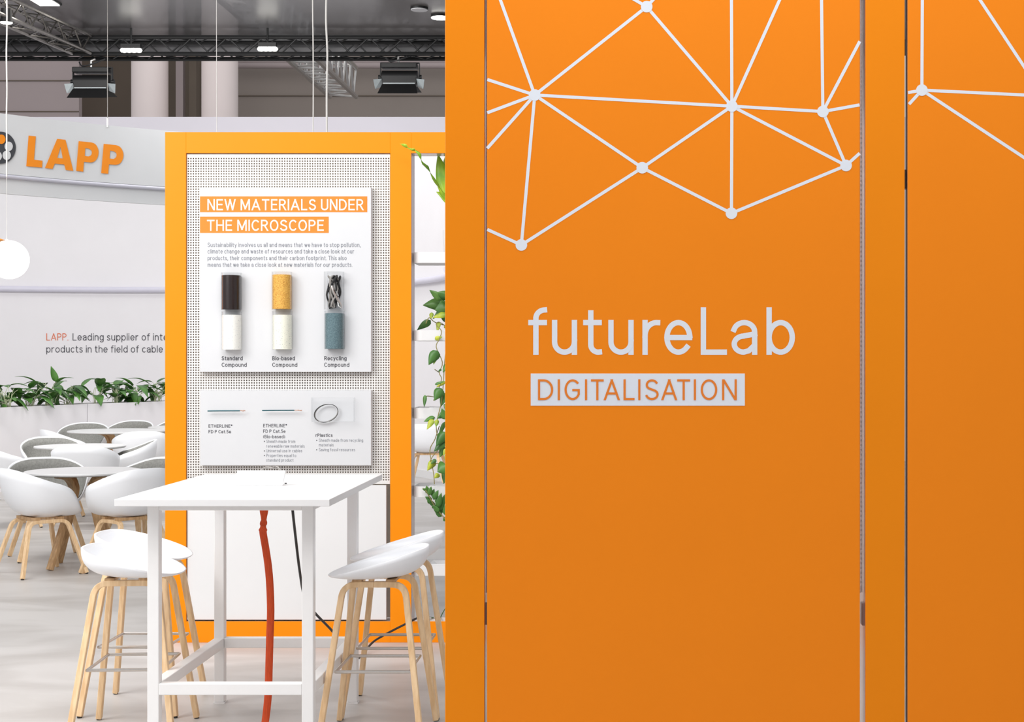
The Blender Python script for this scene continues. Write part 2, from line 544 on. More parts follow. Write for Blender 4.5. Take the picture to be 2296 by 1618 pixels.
def text_geo(s, x0, x1, base, cap, sw=0.11, spans=None, gap=0.15):
    """2D strips of a line of text filling px x0..x1, baseline px `base`, cap height `cap` px; returns (verts, faces) in px (y down)"""
    swp = sw * cap
    V, Fc = [], []
    lay = []
    cnt = 0
    if spans:
        k = 0
        for ch in s:
            lay.append((ch, spans[k][0], spans[k][1]))
            k += 1
    else:
        pos, tmp = 0.0, []
        for ch in s:
            if ch == ' ':
                pos += 0.30
                continue
            wd = GL[ch][0]
            tmp.append((ch, pos, pos + wd + sw))
            pos += wd + sw + gap
        tot = tmp[-1][2]
        k = (x1 - x0) / tot
        lay = [(c, x0 + a * k, x0 + b * k) for c, a, b in tmp]
    for ch, a, b in lay:
        wd, strokes = GL[ch]
        fx = (b - a - swp) / wd if wd > 0 else 1.0
        for st in strokes:
            pts = []
            for (u, v) in st:
                pts.append((a + swp / 2 + u * fx, base - swp / 2 - v * (cap - swp)))
            if len(pts) == 2 and abs(pts[0][0] - pts[1][0]) > 1e-6 and abs(pts[0][1] - pts[1][1]) > .5 * math.dist(*pts):
                vs, fs = slant(pts, swp)
            else:
                vs, fs = ribbon(pts, swp)
            n = len(V)
            cnt += 1
            V += [Vector((p.x, p.y, (cnt % 4) * 8e-5)) for p in vs]
            Fc += [tuple(i + n for i in f) for f in fs]
    return V, Fc


def text_flat(mb, s, x0, x1, base, cap, d, **kw):
    V, Fc = text_geo(s, x0, x1, base, cap, **kw)
    mb.add([P(v.x, v.y, d - v.z) for v in V], Fc)


# ------------------------------------------------------------------ the setting
o = MB().add([(-30, -6, 0), (20, -6, 0), (20, 45, 0), (-30, 45, 0)], [(0, 1, 2, 3)]).build('floor', M['floor'])
tag(o, 'pale grey speckled exhibition floor', 'floor', kind='structure')

WC, WR = (-7.3, 18.1), 5.3                # the round white backdrop of the lounge


def on_circle(px, c, r):
    k = (px - VX) / FPX
    A = k * k + 1
    B = -2 * (k * c[0] + c[1])
    C = c[0] ** 2 + c[1] ** 2 - r * r
    return (-B + math.sqrt(B * B - 4 * A * C)) / (2 * A)


def arc_wall(name, r0, r1, z0, z1, a0, a1, c, n=64, m=None, parent=None):
    mb = MB()
    vs, fs = [], []
    for i in range(n + 1):
        a = math.radians(a0 + (a1 - a0) * i / n)
        for r in (r0, r1):
            for z in (z0, z1):
                vs.append((c[0] + r * math.cos(a), c[1] + r * math.sin(a), z))
    for i in range(n):
        b, e = i * 4, i * 4 + 4
        fs += [(b, b + 1, e + 1, e), (b + 2, e + 2, e + 3, b + 3), (b + 1, b + 3, e + 3, e + 1), (b, e, e + 2, b + 2)]
    fs += [(0, 2, 3, 1), (n * 4, n * 4 + 1, n * 4 + 3, n * 4 + 2)]
    mb.add(vs, fs)
    return mb.build(name, m, parent, smooth=True)


o = arc_wall('wall_back', WR, WR + 0.08, 0, 4.40, -2, 190, WC, 90, M['white_wall'])
tag(o, 'tall curved white partition wall behind the lounge', 'wall', kind='structure')
o = arc_wall('baseboard_back', WR - 0.012, WR, 0, 0.1, -2, 190, WC, 90, M['white'])
tag(o, 'white skirting along the curved wall', 'skirting', kind='structure')
# straight white partition further behind, its top edge seen over the displays
dS = 24.0
o = MB().box(X(60, dS), X(2500, dS), dS, dS + 0.1, 0, Z(262, dS)).build('wall_partition', mat('partition_paint', rgb(228, 224, 232), 0.75, noise=0.02, nscale=1))
tag(o, 'straight white partition behind the curved wall', 'wall', kind='structure')
# round rail running along the curved wall
pts = []
for i in range(80):
    a = math.radians(-2 + 192 * i / 79)
    pts.append((WC[0] + (WR - 0.06) * math.cos(a), WC[1] + (WR - 0.06) * math.sin(a), 2.605))
o = MB().sweep(pts, r=0.042, n=12).build('trim_1', mat('rail_lilac', rgb(216, 214, 228), 0.45, noise=0.03, nscale=8), smooth=True)
tag(o, 'round pale lilac rail along the curved white wall', 'rail', kind='structure')

# hall behind
dH = 38.0
o = MB().box(X(500, dH), X(1500, dH), dH, dH + 0.2, 0, 14).build('wall_rear', M['hall_wall'])
tag(o, 'brown grey hall wall above the white partition', 'wall', kind='structure')
o = MB().box(X(-400, 35), X(177, 35), 35, 35.2, 0, 14).build('wall_left', M['hall_light_wall'])
tag(o, 'pale mauve hall wall at the left', 'wall', kind='structure')
o = MB().box(X(170, dH), X(540, dH), dH + 0.1, dH + 0.3, 0, 14).build('wall_recess', M['hall_dark'])
tag(o, 'dark brown hall wall between the round columns', 'wall', kind='structure')
mb = MB()
for py in (181, 250):
    mb.box(X(-400, 35), X(177, 35), 34.98, 35.0, Z(py + 1, 35), Z(py - 1, 35))
o = mb.build('trim_2', M['hall_dark'])
tag(o, 'dark panel joints of the pale hall wall', 'wall joint', kind='structure')
o = MB().box(X(533, dH), X(1500, dH), dH - .03, dH, Z(216, dH), Z(214, dH)).build('trim_3', M['hall_dark'])
tag(o, 'thin joint across the brown grey hall wall', 'wall joint', kind='structure')
for k, (x0, x1, lb) in enumerate(((296, 376, 'left'), (453, 533, 'right'))):
    d = 33.0
    r = (x1 - x0) / 2 * d / FPX
    o = MB().cyl((X((x0 + x1) / 2, d), d, 0), r, 13, 40).build('column', M['column'], smooth=True)
    tag(o, '%s of the two round white hall columns' % lb, 'column', kind='structure')
t = MB()
for (z, r) in ((Z(139, 37.5), .05), (Z(147, 37.5), .07)):
    t.cyl((X(500, 37.5), 37.5, z), r, X(1300, 37.5) - X(500, 37.5), 10, 'x')
o = t.build('ceiling_pipe', M['hall_light_wall'], smooth=True)
tag(o, 'pair of thin grey pipes running along the top of the hall wall', 'pipe')
for px, n_ in ((402, 'between'), (432, 'beside')):
    o = MB().box(X(px - 8, 36), X(px + 8, 36), 36, 36.2, 0, 13).build('wall_pipe', M['hall_light_wall'] if px < 410 else M['hall_dark'])
    tag(o, 'pale vertical duct between the round columns' if px < 410 else 'dark vertical duct beside the right round column', 'duct')

# black stretched ceiling on black trusses
ZM = 5.33
dT = 18.0
o = MB().add([(-14, 9.0, ZM), (9, 9.0, ZM), (9, dT + .35, ZM), (-14, dT + .35, ZM)], [(0, 1, 2, 3)]).build('ceiling', M['membrane'])
tag(o, 'black translucent stretched ceiling fabric', 'ceiling', kind='structure')
o = MB().add([(-14, dT + .35, ZM), (9, dT + .35, ZM), (9, dT + .35, ZM - .19), (-14, dT + .35, ZM - .19)], [(0, 1, 2, 3)]).build('ceiling_skirt', M['membrane'], solid=0.004)
tag(o, 'black fabric skirt at the ceiling edge', 'ceiling', kind='structure')


def truss_mb(p0, p1, wdt, hgt, rc, rl, step, four=True):
    """chords and lattice of a box truss from p0 to p1 (bottom centre line)"""
    p0, p1 = Vector(p0), Vector(p1)
    t = (p1 - p0).normalized()
    s = t.cross(Vector((0, 0, 1))).normalized()
    up = Vector((0, 0, 1))
    L = (p1 - p0).length
    offs = [s * -wdt / 2, s * wdt / 2, s * wdt / 2 + up * hgt, s * -wdt / 2 + up * hgt]
    ch, la = MB(), MB()
    for o_ in offs:
        ch.sweep([p0 + o_, p1 + o_], r=rc, n=8)
    n = max(2, int(L / step))
    for a, b in ((0, 1), (1, 2), (2, 3), (3, 0)):
        for i in range(n):
            q0 = p0 + t * (L * i / n) + offs[a if i % 2 == 0 else b]
            q1 = p0 + t * (L * (i + 1) / n) + offs[b if i % 2 == 0 else a]
            la.sweep([q0, q1], r=rl, n=6)
    return ch, la


def truss(name, p0, p1, wdt, hgt, rc, rl, step, m, label):
    e = empty(name, p0, label, 'truss')
    ch, la = truss_mb(Vector((0, 0, 0)), Vector(p1) - Vector(p0), wdt, hgt, rc, rl, step)
    ch.build('chords', m, e, smooth=True)
    la.build('lattice', m, e, smooth=True)
    return e


zb = Z(132, dT + .15)
truss('ceiling_truss', (X(-700, dT), dT, zb), (X(1500, dT), dT, zb), .30, .19, .025, .009, .2, M['black'], 'black lighting truss running straight across under the ceiling edge')
truss('ceiling_truss', (-6.62, 14.0, zb), (-6.22, dT - .2, zb), .22, .2, .022, .009, .2, mat('worn_black_metal', rgb(120, 116, 112), 0.25, metal=0.9, noise=0.3, nscale=20), 'dark cross truss running diagonally to the upper left corner')
truss('aluminium_truss', (-5.45, 14.0, 6.6), (-5.45, 30.0, 6.6), .5, .55, .045, .022, .28, M['alu'], 'silver lattice truss receding through the hall above the white partition')


# lighting fixtures in the ceiling
def ceil_light(px, py, w_, h_, label, shape='square', m='lamp_glow', group=None):
    d = (ZM - 1.6 - 0.03) * FPX / (VY - py)
    c = Vector((X(px, d), d, ZM - 0.015))
    if shape == 'row':
        d = 17.7
        c = P(px, py, d)
    e = empty('ceiling_lamp', c, label, 'lamp', group=group)
    s = d / FPX
    if shape == 'square':
        MB().box(-w_ * s / 2 - .02, w_ * s / 2 + .02, -h_ / 2 - .02, h_ / 2 + .02, -.012, .01).build('housing', M['black'], e)
        MB().box(-w_ * s / 2, w_ * s / 2, -h_ / 2, h_ / 2, -.02, -.0125).build('diffuser', M[m], e)
    elif shape == 'disc':
        MB().cyl((0, 0, -.012), w_ * s / 2, .022, 28).build('housing', M['black'], e, smooth=True)
        MB().cyl((0, 0, -.02), w_ * s / 2 * .95, .0075, 28).build('diffuser', M[m], e, smooth=True)
    else:
        MB().box(-w_ * s / 2, w_ * s / 2, -.03, .03, -.04, .01).build('housing', M['black'], e)
        MB().cyl((0, 0, .01), .012, ZM - c.z - .012, 8).build('drop_rod', M['black'], e, smooth=True)
        n = 4
        for i in range(n):
            x = (i - (n - 1) / 2) * w_ * s / n
            MB().lathe([(0.001, -.085), (.03, -.08), (.042, -.06), (.03, -.04), (.001, -.04)], (x, 0, 0), 14).build('spot', M[m], e, smooth='all')
    return e


ceil_light(95, 2, 44, .42, 'glowing square ceiling panel at the upper left of the black ceiling')
ceil_light(294, 101, 44, .1, 'row of four glowing spots under the black ceiling above the left column', 'row')
ceil_light(600, 98, 40, .1, 'row of glowing spots under the black ceiling beside the silver truss', 'row')
ceil_light(988, 40, 44, .35, 'glowing round lamp by the upper edge of the big orange wall', 'disc')
ceil_light(940, 22, 40, .35, 'unlit pale round disc in the black ceiling', 'disc', 'disc')


def spot_on_truss():
    d = 15.9
    e = empty('truss_spot', P(14, 46, d), 'bright spot lamp clamped to the dark diagonal truss', 'lamp')
    MB().lathe([(.05, .12), (.055, .02), (.07, -.02), (.06, -.02), (.001, .0)], (0, 0, 0), 20).build('housing', M['black'], e, smooth=True)
    MB().lathe([(.001, -.035), (.05, -.03), (.062, -.021), (.001, -.021)], (0, 0, 0), 20).build('lens', M['lamp_glow'], e, smooth='all')
    MB().sweep([(0, 0, .12), (0, 0, .2)], r=.012).build('clamp', M['black'], e, smooth=True)


spot_on_truss()


def stage_light(px, py, label):
    """LED flood with barn doors hanging in a yoke under the truss; py = centre of the housing"""
    d = dT - .1
    s = d / FPX * 1.1
    e = empty('stage_light', P(px, py, d), label, 'stage lamp', group='stage lamps hanging from the black truss')
    w2 = 36 * s
    y = MB()
    y.sweep([(-w2 - .02, 0, .0), (-w2 - .02, 0, 32 * s), (w2 + .02, 0, 32 * s), (w2 + .02, 0, 0)], rect=(.05, .014), normal=(0, 1, 0))
    y.build('yoke', M['black'], e, bevel=.003)
    MB().box(-w2, w2, -.11, .06, 20 * s, 30 * s).build('control_box', M['black'], e, bevel=.006)
    MB().sweep([(-.02, 0, 30 * s), (-.02, 0, 46 * s), (.03, 0, 50 * s)], r=.014).build('clamp', M['alu'], e, smooth=True)
    MB().sweep(smooth_path([(-w2 * .8, .02, 44 * s), (-w2 * .5, -.04, 34 * s), (w2 * .2, -.05, 40 * s), (w2 * .7, 0, 50 * s)]), r=.008).build('cable', M['black_cable'], e, smooth=True)
    h = MB()
    h.sweep([(-w2, 0, 3 * s), (w2, 0, 3 * s)], r=14 * s, n=16)
    h.box(-w2 * .95, w2 * .95, -.08, .03, -14 * s, 3 * s)
    h.build('housing', M['black'], e, smooth=True)
    MB().box(-w2 * .9, w2 * .9, -.09, -.08, -12.5 * s, -10.5 * s).build('trim_strip', M['frost'], e)
    b = MB()
    b.add([(-w2 * .95, -.10, -14 * s), (w2 * .95, -.10, -14 * s), (w2 * 1.12, -.2, -35 * s), (-w2 * 1.12, -.2, -35 * s)], [(0, 1, 2, 3)])
    b.build('barn_door', M['black'], e, solid=.004)
    MB().add([(-w2 * .95, .06, -14 * s), (w2 * .95, .06, -14 * s), (w2 * 1.1, .18, -22 * s), (-w2 * 1.1, .18, -22 * s)], [(0, 1, 2, 3)]).build('barn_door', M['black'], e, solid=.004)
    for sx in (-1, 1):
        MB().add([(sx * w2 * .98, -.08, -2 * s), (sx * w2 * .98, -.02, -16 * s), (sx * (w2 + 13 * s), -.06, -22 * s), (sx * (w2 + 16 * s), -.10, -4 * s)], [(0, 1, 2, 3)]).build('barn_door', M['frost'], e, solid=.004)
        tag(e.children[-1], 'grey frosted side flap')
        MB().cyl((sx * (w2 + .03) - .015, 0, 3 * s), .03, .03, 12, 'x').build('knob', M['black'], e, smooth=True)


stage_light(208, 187, 'black stage lamp with grey flaps hanging left, above the curved hanging banner')
stage_light(897, 177, 'black stage lamp with grey flaps hanging right, beside the big orange wall')

# ------------------------------------------------------------------ hanging curved banner with the company lettering
BC, BR = (-0.98, 9.5), 5.5
eB = empty('hanging_banner', (0, 0, 0), 'curved pale grey banner with orange letters hanging over the lounge', 'banner')


def ang(px):
    d = on_circle(px, BC, BR)
    return math.degrees(math.atan2(d - BC[1], X(px, d) - BC[0]))


a_l, a_r = ang(-420), ang(470)
arc_wall('upper_band', BR, BR + .03, 3.127, 3.63, a_l, a_r, BC, 40, M['banner'], eB)
arc_wall('lower_band', BR + .02, BR + .05, 2.965, 3.09, a_l, a_r, BC, 40, M['banner'], eB)
pts = []
for i in range(41):
    a = math.radians(a_l + (a_r - a_l) * i / 40)
    pts.append((BC[0] + (BR + .01) * math.cos(a), BC[1] + (BR + .01) * math.sin(a), 3.108))
MB().sweep(pts, r=.019, n=10).build('tube', M['banner_tube'], eB, smooth=True)


def on_banner(px, py, off=.010):
    d = on_circle(px, BC, BR - off)
    return P(px, py, d)


def fill2d(polys):
    """filled 2D outlines (even-odd holes) -> verts, faces"""
    c = bpy.data.curves.new('outline', 'CURVE')
    c.dimensions = '2D'
    c.fill_mode = 'BOTH'
    for pl in polys:
        s = c.splines.new('POLY')
        s.points.add(len(pl) - 1)
        for i, (x, y) in enumerate(pl):
            s.points[i].co = (x, y, 0, 1)
        s.use_cyclic_u = True
    o_ = bpy.data.objects.new('outline', c)
    COL.objects.link(o_)
    dg = bpy.context.evaluated_depsgraph_get()
    me = bpy.data.meshes.new_from_object(o_.evaluated_get(dg))
    vs = [(v.co.x, v.co.y) for v in me.vertices]
    fs = [tuple(p.vertices) for p in me.polygons]
    bpy.data.objects.remove(o_)
    bpy.data.curves.remove(c)
    bpy.data.meshes.remove(me)
    return vs, fs


K = 400 / 2296.0          # the crop the outlines were measured in: 5.74 times enlarged, top at y 200
mb = MB()


def q(pts_):
    return [(x * K, -(200 + y * K)) for x, y in pts_]


L_ = [(368, 597), (462, 605), (438, 907), (548, 918), (542, 1008), (338, 990)]
A_ = [[(735, 638), (843, 650), (944, 1050), (846, 1038), (826, 967), (705, 957), (676, 1024), (578, 1014)], [(779, 740), (737, 884), (808, 890)]]
P1 = [(1012, 667), (1172, 683), (1215, 698), (1247, 732), (1268, 790), (1264, 850), (1243, 900), (1210, 930), (1170, 942), (1080, 934), (1072, 1060), (980, 1050)]
P1h = [(1098, 757), (1145, 763), (1174, 785), (1182, 815), (1172, 848), (1142, 864), (1092, 858)]
P2 = [(1334, 702), (1492, 718), (1535, 735), (1567, 770), (1588, 828), (1584, 885), (1562, 934), (1530, 962), (1490, 972), (1402, 966), (1393, 1088), (1302, 1080)]
P2h = [(1417, 790), (1462, 796), (1490, 815), (1500, 842), (1492, 876), (1462, 896), (1410, 890)]


def bow(pl, i, j):
    """round off the run of points i..j"""
    return pl[:i] + [(v.x, v.y) for v in smooth_path([(x, y, 0) for x, y in pl[i:j + 1]], 5)] + pl[j + 1:]


P1, P2, P1h, P2h = bow(P1, 1, 8), bow(P2, 1, 8), bow(P1h, 1, 5), bow(P2h, 1, 5)
for polys in ([L_], A_, [P1, P1h], [P2, P2h]):
    vs, fs = fill2d([q(p) for p in polys])
    # each letter is a flat cut-out standing just off the curved face
    xa, xb = min(v[0] for v in vs), max(v[0] for v in vs)
    da, db = on_circle(xa, BC, BR - .008), on_circle(xb, BC, BR - .008)
    mb.add([P(x, -y, 1 / (1 / da + (1 / db - 1 / da) * (x - xa) / (xb - xa))) for x, y in vs], fs)
mb.build('lettering', M['logo_orange'], eB)
tag(eB.children[-1], 'bold orange company letters')


def ell(cx, cy, rx, ry, n=32):
    return [(cx + rx * math.cos(2 * PI * i / n), -(cy + ry * math.sin(2 * PI * i / n))) for i in range(n)]


vs, fs = fill2d([ell(1, 331, 34.5, 36)])
MB().add([on_banner(x, -y) for x, y in vs], fs).build('emblem', M['logo_dark'], eB)
tag(eB.children[-1], 'charcoal round emblem with circles')
emb = eB.children[-1]
for i, (cx, cy) in enumerate(((3, 312), (19.5, 328), (15, 348), (-5, 350), (-17, 324))):
    vs, fs = fill2d([ell(cx, cy, 9.3, 10.6)])
    MB().add([on_banner(x, -y, .016) for x, y in vs], fs).build('emblem_circle', M['logo_orange'] if i == 0 else M['banner'], emb)


def cable_wire(name, pts, r, m, label, cat='wire'):
    o_ = MB().sweep(pts, r=r, n=6).build(name, m, smooth=True)
    tag(o_, label, cat)
    return o_


d_ = on_circle(241, BC, BR)
cable_wire('suspension_wire', [P(241, 268, d_), P(241, 60, d_), Vector((X(241, d_), d_, ZM))], .003, M['grey_wire'], 'thin steel wire holding up the curved banner')
MB().cyl(tuple(P(241, 285, d_)), .008, .08, 10).build('wire_grip', M['white_metal'], eB, smooth=True)

# wall lettering on the curved wall
eW = empty('wall_lettering', (0, 0, 0), 'two lines of company slogan lettering on the curved white wall', 'lettering')


def on_wall(px, py):
    return P(px, py, on_circle(px, WC, WR - .006))


def wall_line(text, x0, x1, base, cap, m, nm, sw=.095):
    """one mesh per word on the curved wall"""
    V, Fc = text_geo(text, x0, x1, base, cap, sw=sw)
    nw = [sum(len(GL[c][1]) for c in wd_) for wd_ in text.split(' ')]
    # strokes come in order; cut the strip list word by word
    k, gi, pos = 0, 0, 0
    per = []
    for ch in text:
        if ch == ' ':
            gi += 1
            continue
        per += [gi] * len(GL[ch][1])
    # map every face to its stroke through connectivity
    stroke_of, cur, last = [], -1, -1
    for f in Fc:
        if min(f) > last:
            cur += 1
        last = max(max(f), last) if cur >= 0 else max(f)
        stroke_of.append(cur)
    for wi in range(gi + 1):
        mb_ = MB()
        fs_ = [f for f, so in zip(Fc, stroke_of) if per[so] == wi]
        use = sorted({i for f in fs_ for i in f})
        mp = {a: b for b, a in enumerate(use)}
        mb_.add([on_wall(V[i].x, V[i].y) + Vector((0, -V[i].z * 6, 0)) for i in use], [tuple(mp[i] for i in f) for f in fs_])
        mb_.build(nm, m, eW)


wall_line('LAPP.', 104, 153, 763, 16, M['red_ink'], 'company_name', sw=.1)
tag(eW.children[-1], 'orange red company name')
wall_line('Leading supplier of inte', 163, 376, 763, 16, M['dark_ink'], 'slogan_word')
wall_line('products in the field of cable', 104, 365, 790, 16, M['dark_ink'], 'slogan_word')

# ------------------------------------------------------------------ pendant lamps
d = 12.0
eP = empty('pendant_lamp', P(20, 582, d), 'white glowing globe lamp hanging at the left edge', 'pendant lamp')
r = 43.5 * d / FPX
pr = [(max(.001, r * math.sin(PI * i / 20)), -r * math.cos(PI * i / 20)) for i in range(21)]
MB().lathe(pr, n=40).build('globe', M['globe'], eP, smooth='all')
MB().cyl((X(15, d) - X(20, d), 0, r - .004), .010, .012, 14).build('cap', M['white_metal'], eP, smooth=True)
pts = [(X(15 + o2, d) - X(20, d), 0, (582 - y_) * d / FPX) for y_, o2 in ((396, 0), (330, .2), (250, -.3), (200, .6), (120, -.6), (60, .6), (-40, 0))]
MB().sweep(smooth_path(pts), r=.006, n=8).build('cord', M['wire'], eP, smooth=True)
MB().sweep([(X(15, d) - X(20, d), 0, r - .002), pts[0]], r=.0018, n=6).build('thin_wire', M['wire'], eP, smooth=True)
d = 12.4
eP = empty('pendant_lamp', P(-62, 532.5, d), 'orange lamp shade just reaching in behind the glowing globe', 'pendant lamp')
MB().lathe([(.02, .02), (.1, .015), (.2, -.001), (.262, -.022), (.256, -.023), (.19, -.008), (.02, .008)], n=40).build('shade', M['lamp_orange'], eP, smooth=True)
MB().sweep([(0, 0, .02), (0, 0, 2.6)], r=.004, n=8).build('cord', M['wire'], eP, smooth=True)
d = 10.5
cable_wire('suspension_wire', smooth_path([P(733, 300, d), P(732.5, 215, d), P(734, 120, d), P(731, 45, d), P(732, -60, d), Vector((X(732, d), d, ZM))]), .0065, M['wire'], 'thick white cord dropping behind the orange frame', 'cord')
cable_wire('suspension_wire', smooth_path([P(702, 300, d), P(702.5, 200, d), P(702, 86, d), P(701, -20, d), Vector((X(701, d), d, ZM))]), .0042, M['wire'], 'white cord left of the thick cord behind the orange frame', 'cord')
cable_wire('suspension_wire', [P(486, 300, d), P(485.5, 60, d), Vector((X(485.5, d), d, ZM))], .0022, M['wire'], 'hair thin wire in front of the right round column', 'wire')

# ------------------------------------------------------------------ display walls (orange frames 2.86 m high, posts 0.1175 m)
PW, OW, HT, DP = .1175, 1.1447, 2.86, .147


def frame(name, x_left, y, n, label):
    """pale metal posts and rails, clad in orange on the front and on the outer sides"""
    e = empty(name, (x_left, y, 0), label, 'display wall')

    def member(nm, x0, x1, z0, z1):
        p_ = MB().box(x0 + .0005, x1 - .0005, .012, DP, z0 + .0005, z1 - .0005).build(nm, M['pale_core'], e)
        MB().box(x0, x1, 0, .0125, z0, z1).build('cladding', M['orange_frame'], p_, bevel=.0012, seg=1)
        tag(p_.children[-1], 'orange front cladding')
    for k in range(n + 1):
        x = k * (PW + OW)
        member('post', x, x + PW, 0, HT)
        if k < n:
            member('top_rail', x + PW, x + PW + OW, HT - PW, HT)
            member('bottom_rail', x + PW, x + PW + OW, 0, .1175)
    return e


DF, DN = 8.75, FPX / 747.0
xf = X(370, DF)
eF = frame('orange_display_wall', xf, DF, 2, 'orange display frame behind the white bar table, holding the white info boards')
xn = X(998, DN) - (PW + OW) * 0
eN = frame('orange_display_wall', xn, DN, 2, 'large orange display frame in the right foreground around the printed orange panels')

# perforated sheet mesh shared by every module
ZP0, ZP1 = .8875, HT - PW - .006


def perf_mesh():
    p, h = .0143, .0078
    W_, Ht = OW - .006, ZP1 - ZP0
    nx, nz = 80, int((Ht - .02) / p)
    px_ = (W_ - .007 - h) / (nx - 1)
    mx, mz = .0035, (Ht - (nz - 1) * p - h) / 2
    xs = [0]
    for i in range(nx):
        xs += [mx + i * px_, mx + i * px_ + h]
    xs.append(W_)
    zs = [0]
    for i in range(nz):
        zs += [mz + i * p, mz + i * p + h]
    zs.append(Ht)
    vs = [(x, 0, z) for z in zs for x in xs]
    n = len(xs)
    fs = []
    for j in range(len(zs) - 1):
        for i in range(n - 1):
            if i % 2 == 1 and j % 2 == 1:
                continue
            fs.append((j * n + i, j * n + i + 1, (j + 1) * n + i + 1, (j + 1) * n + i))
    me = bpy.data.meshes.new('perforated_sheet')
    me.from_pydata(vs, [], fs)
    me.materials.append(M['perf'])
    return me


PERF = perf_mesh()


def perforated(x, y, label):
    o_ = bpy.data.objects.new('perforated_panel', PERF)
    COL.objects.link(o_)
    o_.location = (x + .003, y, ZP0)
    o_.scale.x = .984 if x > 0.5 else 1.0
    s = o_.modifiers.new('solid', 'SOLIDIFY')
    s.thickness = .0025
    s.offset = 0
    tag(o_, label, 'perforated panel')
    return o_


def lower_panel(x, y, label):
    o_ = MB().box(x + .004, x + OW - .024, y, y + .018, .1255, ZP0 - .006).build('cabinet_panel', M['white'], bevel=.001, seg=1)
    return tag(o_, label, 'panel')


perforated(xf + PW, DF + .012, 'white perforated sheet in the orange frame behind the bar table')
lower_panel(xf + PW, DF + .012, 'plain white lower panel behind the bar table legs')
o = MB().box(xf + PW + .004, xf + PW + OW - .004, DF + .125, DF + .135, .12, HT - PW - .004).build('rear_board', M['rear'])
tag(o, 'brown grey rear board showing through the holes behind the info boards', 'board')
for k, lb in enumerate(('middle', 'right')):
    x = xn + PW + k * (PW + OW) + (.02 if k else 0)
    perforated(x, DN + .045, 'white perforated sheet behind the %s orange panel' % ('wide printed' if k == 0 else 'cropped far right'))
    lower_panel(x, DN + .045, 'white lower panel behind the %s orange panel' % ('wide printed' if k == 0 else 'cropped far right'))
for (px0, px1, py0, py1, nm) in ((1084.5, 1093, 1354, 1400, 0), (1933, 1941, 1352, 1402, 1), (2026.5, 2036, 380, 422, 2)):
    y = DN + .03
    MB().box(X(px0, y) - xn, X(px1, y) - xn, .03, .07, Z(py1, y), Z(py0, y)).build('bracket', M['bracket'], eN, bevel=.001, seg=1)
    tag(eN.children[-1], 'small grey mauve bracket')

for px0, px1 in ((1087.0, 1089.0), (1931.6, 1933.2)):
    MB().box(X(px0, DN) - xn, X(px1, DN) - xn, .03, .044, ZP0, HT - PW - .002).build('edge_trim', M['white'], eN)
    tag(eN.children[-1], 'slim white edge strip')

# ---- printed orange panels
NODES = [(1450, 15), (1199, 213), (1641, 238), (1845, 250), (1440, 376), (1897, 371), (1640, 478), (1169, 549)]
ztop, zbot = HT - PW - .012, .1295
pyt = VY - (ztop - CAM_H) * 747


def up(a, b):
    """carry the line a->b on to the top edge of the panel"""
    t_ = (pyt - a[1]) / (b[1] - a[1])
    return (a[0] + (b[0] - a[0]) * t_, pyt)


N_ = NODES
EDGES = [(N_[0], N_[1]), (N_[0], N_[2]), (N_[1], up(N_[1], (1122, 0))), (N_[1], (1092, 178)), (N_[1], (1092, 253)), (N_[1], (1092, 333)), (N_[1], N_[7]), (N_[1], N_[4]), (N_[1], N_[2]),
         (N_[2], up(N_[2], (1640, 0))), (N_[2], up(N_[2], (1748, 0))), (N_[2], N_[3]), (N_[2], N_[4]), (N_[2], N_[6]), (N_[2], N_[5]), (N_[3], up(N_[3], (1842, 0))), (N_[3], (1928, 92)),
         (N_[3], (1928, 235)), (N_[3], N_[5]), (N_[5], (1928, 343)), (N_[5], N_[6]), (N_[4], N_[6]), (N_[4], N_[7]), (N_[7], (1092, 514)), (N_[0], up(N_[0], (1424, 0))), (N_[0], up(N_[0], (1464, 0)))]


def network(e, org, edges, nodes, y, wpx=7.0):
    for k, (a, b) in enumerate(edges):
        vs_, fs_ = ribbon([a, b], wpx)
        MB().add([Vector((X(v.x, DN), y - (k % 13) * 2e-5, Z(v.y, DN))) - org for v in vs_], fs_).build('network_line', M['pale_vinyl'], e)
    for (cx, cy) in nodes:
        MB().cyl(Vector((X(cx, DN), y - .0006, Z(cy, DN))) - org, 13 / 747, .0005, 32, 'y').build('network_dot', M['pale_vinyl'], e, smooth=True)


x0, x1 = X(1092, DN), X(1928, DN)
eM = empty('printed_panel', (x0, DN, 0), 'wide orange panel with white network lines and the futureLab lettering', 'panel')
MB().box(0, x1 - x0, 0, .03, zbot, ztop).build('panel_face', M['orange_panel'], eM, bevel=.0008, seg=1)
org = Vector((x0, DN, 0))
ED2 = []
for a, b in EDGES:
    b = Vector(b)
    a = Vector(a)
    u_ = (b - a).normalized()
    if b.x in (1092.0, 1928.0) or abs(b.y - pyt) < 1e-6:
        b = b - u_ * 4.2
    ED2.append((tuple(a), tuple(b)))
network(eM, org, ED2, NODES, DN - .0003)
mb = MB()
fk = 670 / 2296.0
fs_ = [(1150 + a * fk, 1150 + b * fk) for a, b in ((118, 266), (300, 497), (540, 687), (733, 932), (995, 1138), (1163, 1380), (1443, 1645), (1680, 1882), (1948, 2167))]
V, Fc = text_geo('futureLab', 0, 1, 660 + 463 * fk, 365 * fk, sw=.113, spans=fs_)
mb.add([Vector((X(v.x, DN), DN - .0003 - v.z, Z(v.y, DN))) - org for v in V], Fc).build('title_lettering', M['pale_vinyl'], eM)
tag(eM.children[-1], 'large pale grey blue title')
MB().box(X(1190, DN) - x0, X(1670, DN) - x0, -.001, .0005, Z(909, DN), Z(837, DN)).build('tag_box', M['pale_vinyl'], eM)
tb = eM.children[-1]
